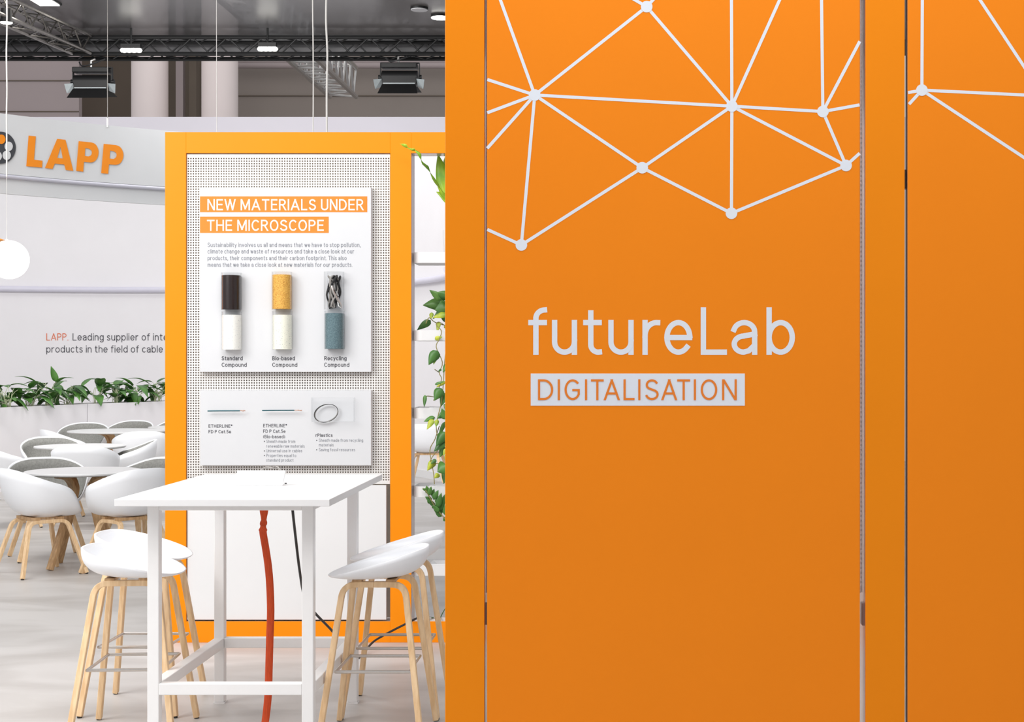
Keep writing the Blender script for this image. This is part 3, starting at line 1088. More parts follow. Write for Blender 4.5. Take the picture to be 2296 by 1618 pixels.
ds = [(1150 + a * fk, 1150 + b * fk) for a, b in ((193, 310), (345, 361), (397, 518), (554, 571), (600, 698), (700, 820), (850, 935), (963, 980), (1017, 1120), (1142, 1260), (1262, 1362), (1390, 1406), (1443, 1570), (1607, 1720))]
V, Fc = text_geo('DIGITALISATION', 0, 1, 660 + 811 * fk, 160 * fk, sw=.105, spans=ds)
MB().add([Vector((X(v.x, DN), DN - .002 - v.z, Z(v.y, DN))) - org for v in V], Fc).build('tag_lettering', M['tag_orange'], tb)
tag(tb.children[-1], 'orange capital letters')

x0, x1 = X(2035, DN), xn + PW * 2 + OW * 2 - .012 - .0
x1 = X(2035, DN) + 836 / 747.0
eR = empty('printed_panel', (x0, DN, 0), 'orange panel with white lines cropped by the right picture edge', 'panel')
MB().box(0, x1 - x0, 0, .03, zbot, ztop).build('panel_face', M['orange_panel'], eR, bevel=.0008, seg=1)
MB().box(-.001, 0, .001, .03, zbot, ztop).build('panel_edge', M['dark_edge'], eR)
tag(eR.children[-1], 'dark brown side edge')
n0 = (2067, 202)
e2 = [(n0, up(n0, (2068, 0))), (n0, (2039.5, 207)), (n0, (2040.5, 231)), (n0, (2700, 232)), (n0, (2620, 567)), ((2700, 760), up((2296, 145), (2198, 0)))]
network(eR, Vector((x0, DN, 0)), e2, [n0, (2700, 232), (2620, 567)], DN - .0003)

# ------------------------------------------------------------------ info boards on the far frame
DB = DF - .03


def bx(e, nm, px0, px1, py0, py1, y0, y1, m, bevel=.001):
    return MB().box(X(px0, y0), X(px1, y0), y0, y1, Z(py1, y0), Z(py0, y0)).build(nm, m, e, bevel=bevel, seg=1)


eI = empty('info_board', (0, 0, 0), 'upper white info board with two orange headline bars', 'info board')
bx(eI, 'board', 448.5, 832, 420, 833.5, DB, DF + .008, M['board'])
dt = DB - .0022
for (xa, xb, ya, yb, s, ta, tb_, bl, cp) in ((448.5, 823.5, 440, 475.5, 'NEW MATERIALS UNDER', 465, 815, 471.3, 25), (448.5, 737, 485.5, 522, 'THE MICROSCOPE', 464, 726, 517.5, 25)):
    MB().box(X(xa, DB), X(xb, DB), DB - .0012, DB, Z(yb, DB), Z(ya, DB)).build('headline_bar', M['orange_ink'], eI)
    hb = eI.children[-1]
    mb = MB()
    text_flat(mb, s, ta, tb_, bl, cp, dt, sw=.125)
    mb.build('headline_text', M['white_ink'], hb)
mb = MB()
for s, xb, bl in (('Sustainability involves us all and means that we have to stop pollution,', 808.5, 553.5), ('climate change and waste of resources and take a close look at our', 794, 568), ('products, their components and their carbon footprint. This also', 777, 583), ('means that we take a close look at new materials for our products.', 790, 598)):
    text_flat(mb, s, 465.5, xb, bl, 9.6, DB - .001, sw=.10, gap=.17)
mb.build('body_text', M['grey_ink'], eI)
for s1, s2, xa, xb, xc in (('Standard', 'Compound', 497, 544, 553), ('Bio-based', 'Compound', 610.5, 661, 666.5), ('Recycling', 'Compound', 727, 777, 783)):
    mb = MB()
    text_flat(mb, s1, xa, xb, 807.5, 9.2, DB - .001, sw=.14)
    text_flat(mb, s2, xa, xc, 822, 9.2, DB - .001, sw=.14)
    mb.build('caption_text', M['dark_ink'], eI)

eJ = empty('info_board', (0, 0, 0), 'lower white info board with cable samples and small print', 'info board')
bx(eJ, 'board', 449, 832, 874.5, 1043, DB, DF + .008, M['board'])
for lines in ((('ETHERLINE\u00ae', 467.5, 521, 958.5, 7.4, .13), ('FD P Cat.5e', 467.5, 518, 971, 7.4, .13)),
              (('ETHERLINE\u00ae', 590, 643.5, 957.5, 7.4, .13), ('FD P Cat.5e', 590, 640, 970, 7.4, .13), ('(Bio-based)', 590, 639, 982, 7.4, .13)),
              (('rPlastics', 707.5, 745.5, 979, 7.4, .15),)):
    mb = MB()
    for s, xa, xb, bl, cp, sw in lines:
        text_flat(mb, s, xa, xb, bl, cp, DB - .001, sw=sw)
    mb.build('product_name', M['dark_ink'], eJ)
for lines, dots in (((('Sheath made from', 597, 662, 992.5), ('renewable raw materials', 597, 683, 1003), ('Universal use in cables', 597, 677.5, 1013.5), ('Properties equal to', 597, 664, 1024), ('standard product', 597, 658, 1034.5)), ((592.8, 989), (592.8, 1010.5), (592.8, 1021))),
                    ((('Sheath made from recycling', 715, 814, 990), ('materials', 715, 748, 1000.5), ('Saving fossil resources', 715, 796, 1011)), ((710, 987), (710, 1008)))):
    mb = MB()
    for s, xa, xb, bl in lines:
        text_flat(mb, s, xa, xb, bl, 6.8, DB - .001, sw=.09, gap=.17)
    mb.build('small_print', M['grey_ink'], eJ)
    for cx, cy in dots:
        MB().cyl(P(cx, cy, DB - .001), 1.2 * DB / FPX, .0008, 10, 'y').build('bullet', M['dark_ink'], eJ)


# sample tubes on the upper board
def tube(px, y0, y1, fill_top, m, label, kind='solid'):
    yc = DB - .034
    s = yc / FPX
    r_ = 22.5 * s
    c = P(px, y1, yc)
    h_ = (y1 - y0) * s
    e = empty('sample_tube', c, label, 'sample tube', group='acrylic sample tubes on the info board')
    MB().lathe([(.002, 0), (r_, 0), (r_, h_), (r_ - .002, h_), (r_ - .002, .003), (.002, .003)], n=28).build('clear_tube', M['acrylic'], e, smooth=True)
    MB().lathe([(.002, h_ - .0005), (r_ + .0005, h_ - .0005), (r_ + .0005, h_ + .003), (.002, h_ + .003)], n=28).build('lid', M['acrylic'], e, smooth=True)
    fh = (y1 - fill_top) * s
    if kind == 'solid':
        n = 28
        prof = [(.001, .0035), (r_ - .0026, .0035), (r_ - .0026, fh - .002), (r_ - .006, fh), (.001, fh + .002)]
        MB().lathe(prof, n=n).build('contents', m, e, smooth=True)
    else:
        rr = random.Random(5)
        cols = (M['black_cable'], M['grey_wire'], M['alu'], M['black_cable'], M['grey_wire'])
        for k in range(6):
            pts_ = []
            ph = rr.uniform(0, 6)
            for i in range(8):
                a = ph + i * rr.uniform(.8, 1.5)
                rad = (r_ - .0125) * rr.uniform(.35, 1)
                pts_.append((rad * math.cos(a), rad * math.sin(a) * .9, .009 + (fh - .018) * (.5 + .5 * math.sin(i * 1.1 + k))))
            MB().sweep(smooth_path(pts_), r=.0062 if k % 2 == 0 else .0046, n=8).build('cable_scrap', cols[k % 5], e, smooth=True)
    MB().box(-.012, .012, r_ - .004, .034, h_ * .45, h_ * .55).build('clip', M['acrylic'], e)
    return e


tube(518.5, 612, 695, 617, M['pellet_black'], 'sample tube with a glossy black moulding, upper one above the Standard caption')
tube(519.5, 699, 785, 706, M['pellet_white'], 'sample tube of white speckled granules, lower one above the Standard caption')
tube(632, 610, 694, 616, M['pellet_gold'], 'sample tube of golden granules above the middle caption')
tube(633, 698, 784, 706, M['pellet_cream'], 'sample tube of cream speckled granules, lower one above the middle caption')
tube(749, 610, 694, 614, M['black_cable'], 'sample tube stuffed with tangled grey and black cable scraps', 'scraps')
tube(750, 697, 783, 702, M['pellet_teal'], 'sample tube of grey teal granules above the Recycling caption')


def cable_sample(pa, pb, pc, y, label):
    yc = DB - .028
    e = empty('cable_sample', P(pa, y, yc), label, 'cable sample', group='short cable samples on the lower board')
    s = yc / FPX
    MB().sweep([(0, 0, 0), ((pb - pa) * .4 * s, 0, .0008), ((pb - pa) * s, 0, .0012)], r=.0034, n=10).build('sheath', M['cable_teal'], e, smooth=True)
    rr = random.Random(pa)
    for k in range(4):
        pts_ = [((pb - pa) * s, 0, .0012)]
        for i in range(1, 5):
            pts_.append(((pb - pa + (pc - pb) * i / 4) * s, rr.uniform(-.003, .003), .0012 + rr.uniform(-.0035, .0035)))
        MB().sweep(smooth_path(pts_, 3), r=.0011, n=6).build('copper_strand', M['copper'], e, smooth=True)
    for t_ in (.25, .75):
        MB().cyl(((pb - pa) * s * t_, 0, 0), .002, .028, 8, 'y').build('pin', M['acrylic'], e)


cable_sample(465.5, 538, 550, 921, 'short teal cable sample with frayed end, left on the lower board')
cable_sample(588, 660, 677, 920, 'short teal cable sample with frayed end, middle of the lower board')
# clear box with a ring of thin cable
yb0, yb1 = DB - .045, DB - .002
e = empty('acrylic_box', P(698, 945, yb0), 'clear acrylic box holding a ring of thin cable on the lower board', 'box')
s = yb0 / FPX
w_, h_ = 96 * s, 54 * s
mb = MB()
mb.box(0, w_, 0, .003, 0, h_).box(0, .003, .003, .043, 0, h_).box(w_ - .003, w_, .003, .043, 0, h_).box(.003, w_ - .003, .003, .043, 0, .003)
mb.build('box_walls', M['acrylic'], e)
MB().sweep([(0, -.0005, h_), (w_, -.0005, h_), (w_, -.0005, .0), (0, -.0005, .0)], r=.0011, n=6, closed=True).build('box_rim', mat('acrylic_edge', rgb(214, 216, 220), 0.3, noise=.02), e)
yr = DB - .02
eC = empty('cable_ring', P(731.5, 926, yr), 'ring of thin grey cable inside the clear box', 'cable')
s = yr / FPX
for k in range(3):
    pts = []
    for i in range(28):
        a = 2 * PI * i / 28
        rx, rz = (27.5 - k * .6) * s, (19.5 - k * .8) * s
        u_, v_ = rx * math.cos(a), rz * math.sin(a)
        rot = math.radians(17 + k * 2)
        pts.append((u_ * math.cos(rot) - v_ * math.sin(rot), .004 * k - .004, u_ * math.sin(rot) + v_ * math.cos(rot) + (k * .4 if a < PI else 0) * s))
    MB().sweep(pts, r=.0016, n=6, closed=True).build('cable_loop', M['black_cable'] if k == 0 else M['grey_wire'], eC, smooth=True)

# ------------------------------------------------------------------ shelf tower and its plants in the narrow bay
DSH = DF + .03


def shelf(py0, py1, label):
    xl, xr = xf + 2 * PW + OW + .006, xf + 2 * PW + 2 * OW - .006
    z0, z1 = Z(py1, DSH), Z(py0, DSH)
    e = empty('wall_shelf', (xl, DSH, z0), label, 'shelf', group='white tray shelves in the narrow bay')
    W_, D_, H_ = xr - xl, .26, z1 - z0
    rr = .05
    out = [(rr - rr * math.cos(a), rr - rr * math.sin(a)) for a in [PI / 2 * i / 6 for i in range(7)]]
    loop = [(p[0], p[1]) for p in out] + [(W_ - p[0], p[1]) for p in reversed(out)] + [(W_, D_), (0, D_)]
    n = len(loop)
    mb_ = MB()
    vs = [(x, y, z) for z in (0, H_) for x, y in loop]
    mb_.add(vs, [(i, (i + 1) % n, n + (i + 1) % n, n + i) for i in range(n)])
    mb_.build('lip', M['white'], e, solid=.004)
    MB().add([(x, y, .004) for x, y in loop], [tuple(range(n))]).build('tray', M['white'], e, solid=.004)
    xi = X(961, DSH) - xl
    MB().add([(xi, .03, H_), (W_ - .06, .03, H_), (W_ - .06, .2, H_), (xi, .2, H_), (xi + .06, .03, .01), (W_ - .1, .03, .01), (W_ - .1, .2, .01), (xi + .06, .2, .01)], [(0, 1, 5, 4), (1, 2, 6, 5), (2, 3, 7, 6), (3, 0, 4, 7), (4, 5, 6, 7)]).build('insert', M['white'], e, solid=.003)
    return e


sh_lab = ['white tray shelf below the tall fern, topmost in the narrow bay', 'second white tray shelf from the top carrying the variegated trailing plant', 'white tray shelf in front of the far armchair',
          'white tray shelf just above the dark drooping sprig', 'lowest white tray shelf, behind the right bar stools']
for (a, b), lb in zip(((565, 589), (740, 763.5), (914, 938), (1090, 1114), (1266, 1290)), sh_lab):
    shelf(a, b, lb)


def leaf(mb_, base, tip, width, bend=.0, side=None, n=7, shape=.45, fold=.2):
    """a pointed blade from base to tip; bend = sag of the middle upward"""
    b, t_ = Vector(base), Vector(tip)
    ax = t_ - b
    L = ax.length
    if side is None:
        side = ax.cross(Vector((0, 0, 1)))
        if side.length < 1e-5:
            side = Vector((1, 0, 0))
    side = Vector(side).normalized()
    nrm = side.cross(ax).normalized()
    vs, fs = [], []
    for i in range(n + 1):
        u_ = i / n
        wv = width / 2 * (math.sin(PI * u_ ** shape) ** .9 if 0 < u_ < 1 else 0.02)
        c = b + ax * u_ + Vector((0, 0, 1)) * bend * math.sin(PI * u_) * L
        vs += [c - side * wv + nrm * wv * fold, c, c + side * wv + nrm * wv * fold]
    for i in range(n):
        a = i * 3
        fs += [(a, a + 1, a + 4, a + 3), (a + 1, a + 2, a + 5, a + 4)]
    mb_.add(vs, fs)


def heart(mb_, base, tip, width, side, fold=.25):
    leaf(mb_, base, tip, width, 0, side, 8, .55, fold)


def pot(px, d_, zt, r_, h_, parent):
    c = Vector((X(px, d_), d_, zt)) - parent.location
    MB().lathe([(.001, 0), (r_ * .8, 0), (r_, h_), (r_ - .006, h_), (r_ * .78, .01), (.001, .012)], c, 26).build('pot', M['white'], parent, smooth=True)
    MB().cyl(c + Vector((0, 0, h_ - .025)), r_ - .012, .012, 24).build('soil', M['soil'], parent)


dp = DSH + .13
s = dp / FPX


def pt(px, py, dd=0.0):
    return P(px, py, dp + dd)


eA = empty('potted_fern', P(1012, 575, dp), 'tall lime green fern with a twisted curling frond in the narrow bay', 'plant')
g = MB()
L0 = eA.location


def lp(*a):
    return pt(*a) - L0


leaf(g, lp(1006, 455), lp(982, 345), 34 * s, .0, (1, .15, .1), 12, .75, .15)
leaf(g, lp(1008, 460), lp(1000, 345, .03), 40 * s, .0, (1, -.2, 0), 12, .7, .15)
leaf(g, lp(1006, 455), lp(978, 430), 16 * s, .1, (.4, .3, .8), 8, .55)
leaf(g, lp(1008, 452), lp(985, 395), 18 * s, .05, (.8, .5, .3), 8, .55)
leaf(g, lp(1012, 470), lp(1040, 400), 26 * s, .05, (.8, .5, -.3), 8, .55)
g.build('frond', M['leaf_lime'], eA, smooth=True, solid=.0015)
CP = ((1003, 443), (985, 419), (972, 400), (960, 377), (948, 365), (941, 347), (932, 337), (922, 334), (913, 329), (901, 322))
cl = smooth_path([lp(a, b, -.30 * min(1, k / 4.5)) for k, (a, b) in enumerate(CP)], 4)
vs, fs = [], []
for i, c in enumerate(cl):
    u_ = i / (len(cl) - 1)
    tw = u_ * 16
    wv = (5 + 3.5 * abs(math.sin(i * .9)) * u_) * s * .6
    sd = Vector((math.cos(tw), .7 * math.sin(tw), .5 * math.cos(tw + 1)))
    vs += [c - sd * wv, c + sd * wv]
fs = [(2 * i, 2 * i + 1, 2 * i + 3, 2 * i + 2) for i in range(len(cl) - 1)]
MB().add(vs, fs).build('curled_frond', M['leaf_lime'], eA, smooth='all', solid=.002)
MB().sweep([Vector((X(1014, dp), dp, Z(589, DSH) + .16)) - eA.location, lp(1010, 490), lp(1007, 452)], r=[.022, .016, .008], n=10).build('crown', M['leaf_mid'], eA, smooth=True)
pot(1014, dp, Z(589, DSH) + .007, .055, .185, eA)

eV = empty('trailing_plant', P(1010, 735, dp), 'variegated trailing plant on the second shelf with vines hanging down', 'plant')
L0 = eV.location
vine = MB()
for path in ([(1005, 735), (985, 722), (978, 728), (990, 742), (985, 760), (978, 778), (992, 812), (985, 835), (990, 850), (980, 880), (972, 898)],
             [(1008, 740), (998, 800), (994, 860), (990, 900), (978, 955), (985, 1000), (972, 1020), (966, 1035), (990, 1040)],
             [(1000, 730), (975, 722), (962, 712), (955, 725)], [(985, 835), (975, 828)], [(975, 890), (955, 888), (953, 900)], [(985, 955), (975, 985), (964, 1010), (972, 1060), (974, 1085)]):
    vine.sweep(smooth_path([lp(*a, .05 if i == 0 else -.13 * min(1, i / 3) - .02) for i, a in enumerate(path)], 4), r=.0026, n=6)
vine.build('vine', M['stem'], eV, smooth=True)
g1, g2, g3 = MB(), MB(), MB()
LV = [  # base px, tip px, width px, which
    (990, 672, 963, 650, 17, 1), (1000, 680, 948, 684, 30, 1), (1002, 690, 975, 695, 30, 1), (1005, 668, 980, 655, 22, 1), (1004, 676, 990, 700, 30, 0), (1000, 690, 970, 715, 16, 1),
    (1002, 705, 970, 712, 14, 2), (968, 700, 966, 716, 10, 2), (966, 718, 935, 740, 17, 1), (1005, 722, 985, 700, 16, 1), (985, 722, 980, 745, 10, 2), (998, 728, 1003, 738, 12, 2),
    (975, 760, 992, 755, 10, 2), (982, 786, 961, 818, 24, 0), (980, 790, 972, 817, 12, 2), (1003, 815, 993, 835, 12, 0), (990, 828, 982, 833, 5, 1), (999, 855, 978, 868, 9, 2), (975, 862, 997, 855, 6, 0),
    (990, 870, 974, 898, 23, 0), (1000, 880, 988, 912, 18, 0), (953, 885, 951, 913, 9, 0), (1000, 905, 998, 918, 10, 1), (1003, 925, 980, 938, 16, 0), (1000, 940, 990, 915, 16, 0), (975, 935, 950, 945, 12, 0),
    (972, 940, 957, 963, 13, 2), (980, 940, 978, 957, 10, 2), (998, 945, 983, 980, 10, 1), (1000, 968, 978, 1000, 24, 0), (1002, 985, 973, 1012, 20, 1), (996, 1000, 986, 1025, 16, 0), (1000, 1005, 994, 1022, 8, 2),
    (975, 1032, 958, 1055, 17, 2), (978, 1030, 966, 1040, 9, 1), (1002, 1043, 981, 1058, 34, 0), (1000, 1050, 995, 1085, 16, 0), (985, 1062, 974, 1072, 12, 2), (1003, 1020, 997, 1030, 10, 2)]
for i, (bx_, by_, tx, ty, w_, k) in enumerate(LV):
    dd = -.16 + .03 * math.sin(i * 2.3) if by_ > 740 else -.03 + .04 * math.sin(i * 1.7)
    b_, t_ = lp(bx_, by_, dd), lp(tx, ty, dd - .015)
    ax = (t_ - b_).normalized()
    sd = Vector((ax.z, .25 * math.sin(i * 1.3), -ax.x))
    leaf((g1, g3, g2)[k], b_, t_, w_ * s, .03, sd, 8, .62, .25 * (-1) ** i)
for g, m_, nm, lb in ((g1, 'leaf_dark', 'leaves', 'dark green leaves'), (g3, 'leaf_mid', 'leaves', 'striped mid green leaves'), (g2, 'leaf_yellow', 'leaves', 'yellow green leaves')):
    tag(g.build(nm, M[m_], eV, smooth=True, solid=.001), lb)
pot(1016, dp, Z(763.5, DSH) + .007, .05, .13, eV)

eZ = empty('drooping_plant', P(1012, 1165, dp - .12), 'sprig of dark glossy paired leaflets below the fourth shelf', 'plant')
L0 = eZ.location
st = [(1020, 1185), (1000, 1165), (985, 1148), (972, 1130), (962, 1112), (955, 1100), (948, 1094)]
MB().sweep(smooth_path([lp(a, b, -.16) for a, b in st], 4), r=.003, n=6).build('stem', M['stem'], eZ, smooth=True)
g = MB()
for i, (bx_, by_, tx, ty, w_) in enumerate(((955, 1098, 947, 1096, 6), (960, 1107, 956, 1088, 11), (962, 1110, 967, 1090, 11), (968, 1112, 974, 1095, 9), (968, 1122, 953, 1113, 11), (965, 1128, 958, 1118, 9), (972, 1120, 983, 1098, 13), (975, 1134, 958, 1120, 10),
                                                   (980, 1128, 983, 1112, 12), (980, 1140, 990, 1104, 14), (975, 1140, 970, 1128, 10), (986, 1145, 1000, 1105, 14), (984, 1148, 970, 1132, 12), (988, 1152, 993, 1120, 13), (990, 1158, 974, 1142, 12), (998, 1155, 1003, 1125, 14), (1000, 1168, 995, 1158, 10), (1005, 1170, 1010, 1150, 12))):
    dd = -.16 + .02 * math.sin(i * 2)
    b_, t_ = lp(bx_, by_, dd), lp(tx, ty, dd - .01)
    ax = (t_ - b_).normalized()
    leaf(g, b_, t_, w_ * s, .03, (ax.z, .2 * math.sin(i), -ax.x), 6, .62, .2)
g.build('leaves', M['leaf_dark'], eZ, smooth=True, solid=.001)
MB().lathe([(.001, 0), (.045, 0), (.055, .08), (.05, .08), (.04, .01), (.001, .012)], P(1035, 1268, dp) - L0, 26).build('pot', M['white'], eZ, smooth=True)
MB().sweep(smooth_path([P(1035, 1250, dp) - L0, P(1038, 1215, dp - .05) - L0, P(1020, 1185, dp - .16) - L0], 4), r=.004, n=6).build('stalk', M['stem'], eZ, smooth=True)
eY = empty('potted_plant', P(985, 1392, dp), 'low plant with one leaf tip peeking over the bottom orange rail', 'plant')
g = MB()
L0 = eY.location
leaf(g, lp(985, 1392), lp(942, 1385, -.1), 9 * s, .1, None, 6, .6)
leaf(g, lp(985, 1392), lp(1010, 1350), 14 * s, .1, None, 6, .6)
leaf(g, lp(985, 1392), lp(1030, 1380), 14 * s, .1, None, 6, .6)
g.build('leaves', M['leaf_dark'], eY, smooth=True, solid=.001)

# ------------------------------------------------------------------ bar table and what is on and under it
XL, XR = X(256, FPX / 576), X(739, FPX / 576)
Y0, Y1 = FPX / 576, FPX / 474
ZT = Z(1119, Y0)
e = empty('bar_table', ((XL + XR) / 2, (Y0 + Y1) / 2, 0), 'tall rectangular white bar table with a square tube frame', 'table')
cx, cy = (XL + XR) / 2, (Y0 + Y1) / 2
hw, hd = (XR - XL) / 2, (Y1 - Y0) / 2
MB().box(-hw, hw, -hd, hd, ZT - .028, ZT).build('table_top', M['white'], e, bevel=.002)
lx, ly, tw = hw - .089, hd - .128, .046
zt = ZT - .028
for sx in (-1, 1):
    for sy in (-1, 1):
        xa, ya = sx * lx, sy * ly
        MB().box(min(xa, xa - sx * tw), max(xa, xa - sx * tw), min(ya, ya - sy * tw), max(ya, ya - sy * tw), 0.006, zt).build('leg', M['white_metal'], e, bevel=.003)
        lg = e.children[-1]
        MB().box(xa - sx * tw / 2 - .026, xa - sx * tw / 2 + .026, ya - sy * tw / 2 - .026, ya - sy * tw / 2 + .026, 0, .006).build('foot_plate', M['white_metal'], lg)
for z0, z1, nm in ((zt - .028, zt, 'top_rail'), (.256, .302, 'lower_rail')):
    for sy in (-1, 1):
        ya = sy * ly
        MB().box(-lx + tw, lx - tw, min(ya, ya - sy * tw), max(ya, ya - sy * tw), z0, z1).build(nm, M['white_metal'], e, bevel=.003)
    for sx in (-1, 1):
        xa = sx * lx
        MB().box(min(xa, xa - sx * tw), max(xa, xa - sx * tw), -ly + tw, ly - tw, z0, z1).build(nm, M['white_metal'], e, bevel=.003)

# little tilted white display on the table
d0 = (CAM_H - ZT) * FPX / (1089 - VY)
e = empty('display_stand', Vector((X(579.5, d0), d0, ZT)), 'small tilted white tablet display standing on the bar table', 'tablet')
wd = 109 * d0 / FPX / 2
MB().add([(-wd, -.004, .001), (wd, -.004, .001), (wd, .052, .064), (-wd, .052, .064), (-wd, .004, .0), (wd, .004, .0), (wd, .062, .058), (-wd, .062, .058)],
         [(0, 1, 2, 3), (5, 4, 7, 6), (1, 0, 4, 5), (3, 2, 6, 7), (0, 3, 7, 4), (2, 1, 5, 6)]).build('screen', M['white'], e, bevel=.002)
MB().add([(-wd * .5, .03, .002), (wd * .5, .03, .002), (wd * .5, .05, .045), (-wd * .5, .05, .045), (-wd * .5, .13, .0), (wd * .5, .13, .0), (wd * .5, .14, .004), (-wd * .5, .14, .004)],
         [(0, 1, 2, 3), (4, 7, 6, 5), (0, 4, 5, 1), (3, 2, 6, 7), (0, 3, 7, 4), (1, 5, 6, 2)]).build('stand', M['white_metal'], e)
dq = d0 + .3
pts = smooth_path([Vector((X(578, dq), dq, ZT + .004)), P(585, 1055, dq), P(597, 1047, dq + .01), P(610, 1048, dq), P(618, 1045, dq + .02), P(628, 1052, dq), Vector((X(634, dq), dq, ZT + .004))], 5)
o = MB().sweep(pts, r=.003, n=8).build('coiled_cable', M['grey_wire'], smooth=True)
tag(o, 'thin grey cable looping up behind the small white display', 'cable')
dq = (CAM_H - ZT) * FPX / (1085 - VY)
o = MB().sweep([Vector((X(639, dq), dq, ZT + .004)), Vector((X(643, dq + .02), dq + .012, ZT + .003))], r=.0026, n=8).build('pen_tip', M['black_cable'], smooth=True)
tag(o, 'tiny dark plug lying beside the small white display', 'plug')

# orange textile sleeve from the table top to the floor
dq = 6.62
pts = smooth_path([P(592, 1136, dq), P(591.5, 1165, dq), P(590, 1182, dq - .01), P(590, 1195, dq + .01), P(595, 1225, dq), P(601, 1265, dq), P(605, 1310, dq), P(607, 1370, dq), P(605, 1430, dq), P(603, 1500, dq), P(601, 1560, dq), P(595, 1615, dq), P(588, 1644, dq - .03)], 4)
n = len(pts)
mb = MB()
rings = []
for i, p in enumerate(pts):
    u_ = i / (n - 1)
    wv = (8.5 + (1.5 * math.sin(i * 1.4) if u_ < .22 else 0) - (1.4 if .08 < u_ < .16 else 0)) * dq / FPX
    tk = .007 + (.003 * math.sin(i * 2.0) if u_ < .2 else 0)
    rings.append([(p.x + wv * math.cos(a), p.y + tk * math.sin(a), p.z) for a in [2 * PI * j / 12 for j in range(12)]])
vs = [v for r_ in rings for v in r_]
fs = [(i * 12 + j, i * 12 + (j + 1) % 12, (i + 1) * 12 + (j + 1) % 12, (i + 1) * 12 + j) for i in range(n - 1) for j in range(12)]
fs += [tuple(range(12)), tuple((n - 1) * 12 + j for j in range(12))]
o = mb.add(vs, fs).build('cable_sleeve', M['sleeve'], smooth=True)
tag(o, 'flat orange red fabric cable sleeve hanging under the bar table', 'cable sleeve')
o = MB().sweep(smooth_path([P(655, 1125, 6.75), P(657, 1152, 6.78), P(664, 1215, 7.0), P(672, 1280, 7.2), P(682, 1335, 7.45), P(703, 1370, 7.62), P(748, 1418, 7.9), P(775, 1462, 8.15), P(793, 1478.5, 8.22), P(812, 1467, 8.34), P(835, 1440, 8.5), P(860, 1424, 8.6), P(890, 1408, 8.66), P(918, 1394, 8.69), P(945, 1380, 8.83)], 6), r=.0062, n=8).build('power_cable', M['black_cable'], smooth=True)
tag(o, 'black cable sagging from the bar table to the orange frame', 'cable')


# ------------------------------------------------------------------ seats
def shell_geo(rim, zb_, yc, power=2.6, nth=84, ns=16, inner=1.0, dz=0.0, s_max=1.0, flare=0.0):
    vs, fs = [(0, yc, zb_ + dz)], []
    e_ = 2 / power
    for i in range(1, ns + 1):
        ph = PI / 2 * i / ns * s_max
        g_ = math.sin(ph) ** e_
        h_ = 1 - max(0, math.cos(ph)) ** e_
        g_ *= 1 - flare * (1 - h_)
        for j in range(nth):
            x, y, z = rim(2 * PI * j / nth)
            vs.append((x * g_ * inner, yc + (y - yc) * g_ * inner, zb_ + dz + (z - zb_) * h_))
    for j in range(nth):
        fs.append((0, 1 + (j + 1) % nth, 1 + j))
    for i in range(ns - 1):
        for j in range(nth):
            a, b = 1 + i * nth + j, 1 + i * nth + (j + 1) % nth
            fs.append((a, b, b + nth, a + nth))
    return vs, fs


def lerp_tab(tab, t_):
    for (a, va), (b, vb) in zip(tab, tab[1:]):
        if t_ <= b:
            u_ = (t_ - a) / (b - a)
            return va + (vb - va) * u_
    return tab[-1][1]


def smooth_tab(tab, t_, w_=.07):
    return sum(lerp_tab(tab, min(1, max(0, t_ + w_ * k / 4))) for k in range(-4, 5)) / 9


def sgnpow(v, p_):
    return math.copysign(abs(v) ** p_, v)


def stool_rim(th):
    a, b = .235, .205
    y = -b * sgnpow(math.cos(th), .9)
    x = a * sgnpow(math.sin(th), .85)
    t_ = (y + b) / (2 * b)
    z = smooth_tab([(0, .80), (.1, .793), (.5, .745), (.82, .706), (.93, .694), (1, .683)], t_)
    return x * (1 - .06 * max(0, t_ - .8) / .2), y, z


def chair_rim(th):
    a, b = .298, .27
    y = -b * sgnpow(math.cos(th), .88)
    x = a * sgnpow(math.sin(th), .84)
    u_ = abs((th + PI) % (2 * PI) - PI) / PI
    z = smooth_tab([(0, .79), (.1, .788), (.22, .768), (.38, .722), (.54, .668), (.64, .625), (.72, .535), (.8, .468), (.9, .45), (1, .445)], u_, .05)
    return x, y, z


def legs(e, m, foot, top, ztop, ring=None, sec=(.030, .024)):
    """four bent ply legs; each runs from its foot up, bends over and meets its partner under the seat"""
    for sx in (-1, 1):
        for sy in (-1, 1):
            f = Vector((sx * foot[0], sy * foot[1], .006))
            k = Vector((sx * top[0], sy * top[1], ztop))
            mid = Vector((sx * top[0], 0, ztop))
            d1 = (k - f).normalized()
            a = k - d1 * .055
            b = k + (mid - k).normalized() * .055
            pts_ = [f, f + (a - f) * .5] + bez(a, k, b, 7) + [mid]
            nrm = Vector((sx, 0, .22 * 0)).normalized()
            MB().sweep(pts_, rect=(sec[0], sec[1]), normal=nrm).build('leg', m, e, bevel=.003)
            lg = e.children[-1]
            MB().cyl((f.x, f.y, 0), .011, .007, 12).build('glide', M['glide'], lg, smooth=True)


def make_stool():
    e = empty('bar_stool', (0, 0, 0), 'x', 'bar stool')
    vs, fs = shell_geo(stool_rim, .676, 0.0, 2.7)
    MB().add(vs, fs).build('seat', M['white_plastic'], e, smooth='all', solid=.009)
    legs(e, M['oak'], (.245, .212), (.128, .128), .655)
    mb_ = MB()
    for sy in (-.07, .07):
        mb_.box(-.14, .14, sy - .02, sy + .02, .664, .676)
    mb_.build('seat_support', M['oak_table'], e, bevel=.002)
    zr, ax, ay = .30, .172, .152
    MB().sweep([(-ax, -ay, zr), (ax, -ay, zr), (ax, ay, zr), (-ax, ay, zr)], r=.007, n=10, closed=True).build('footrest', M['steel'], e, smooth=True)
    return e


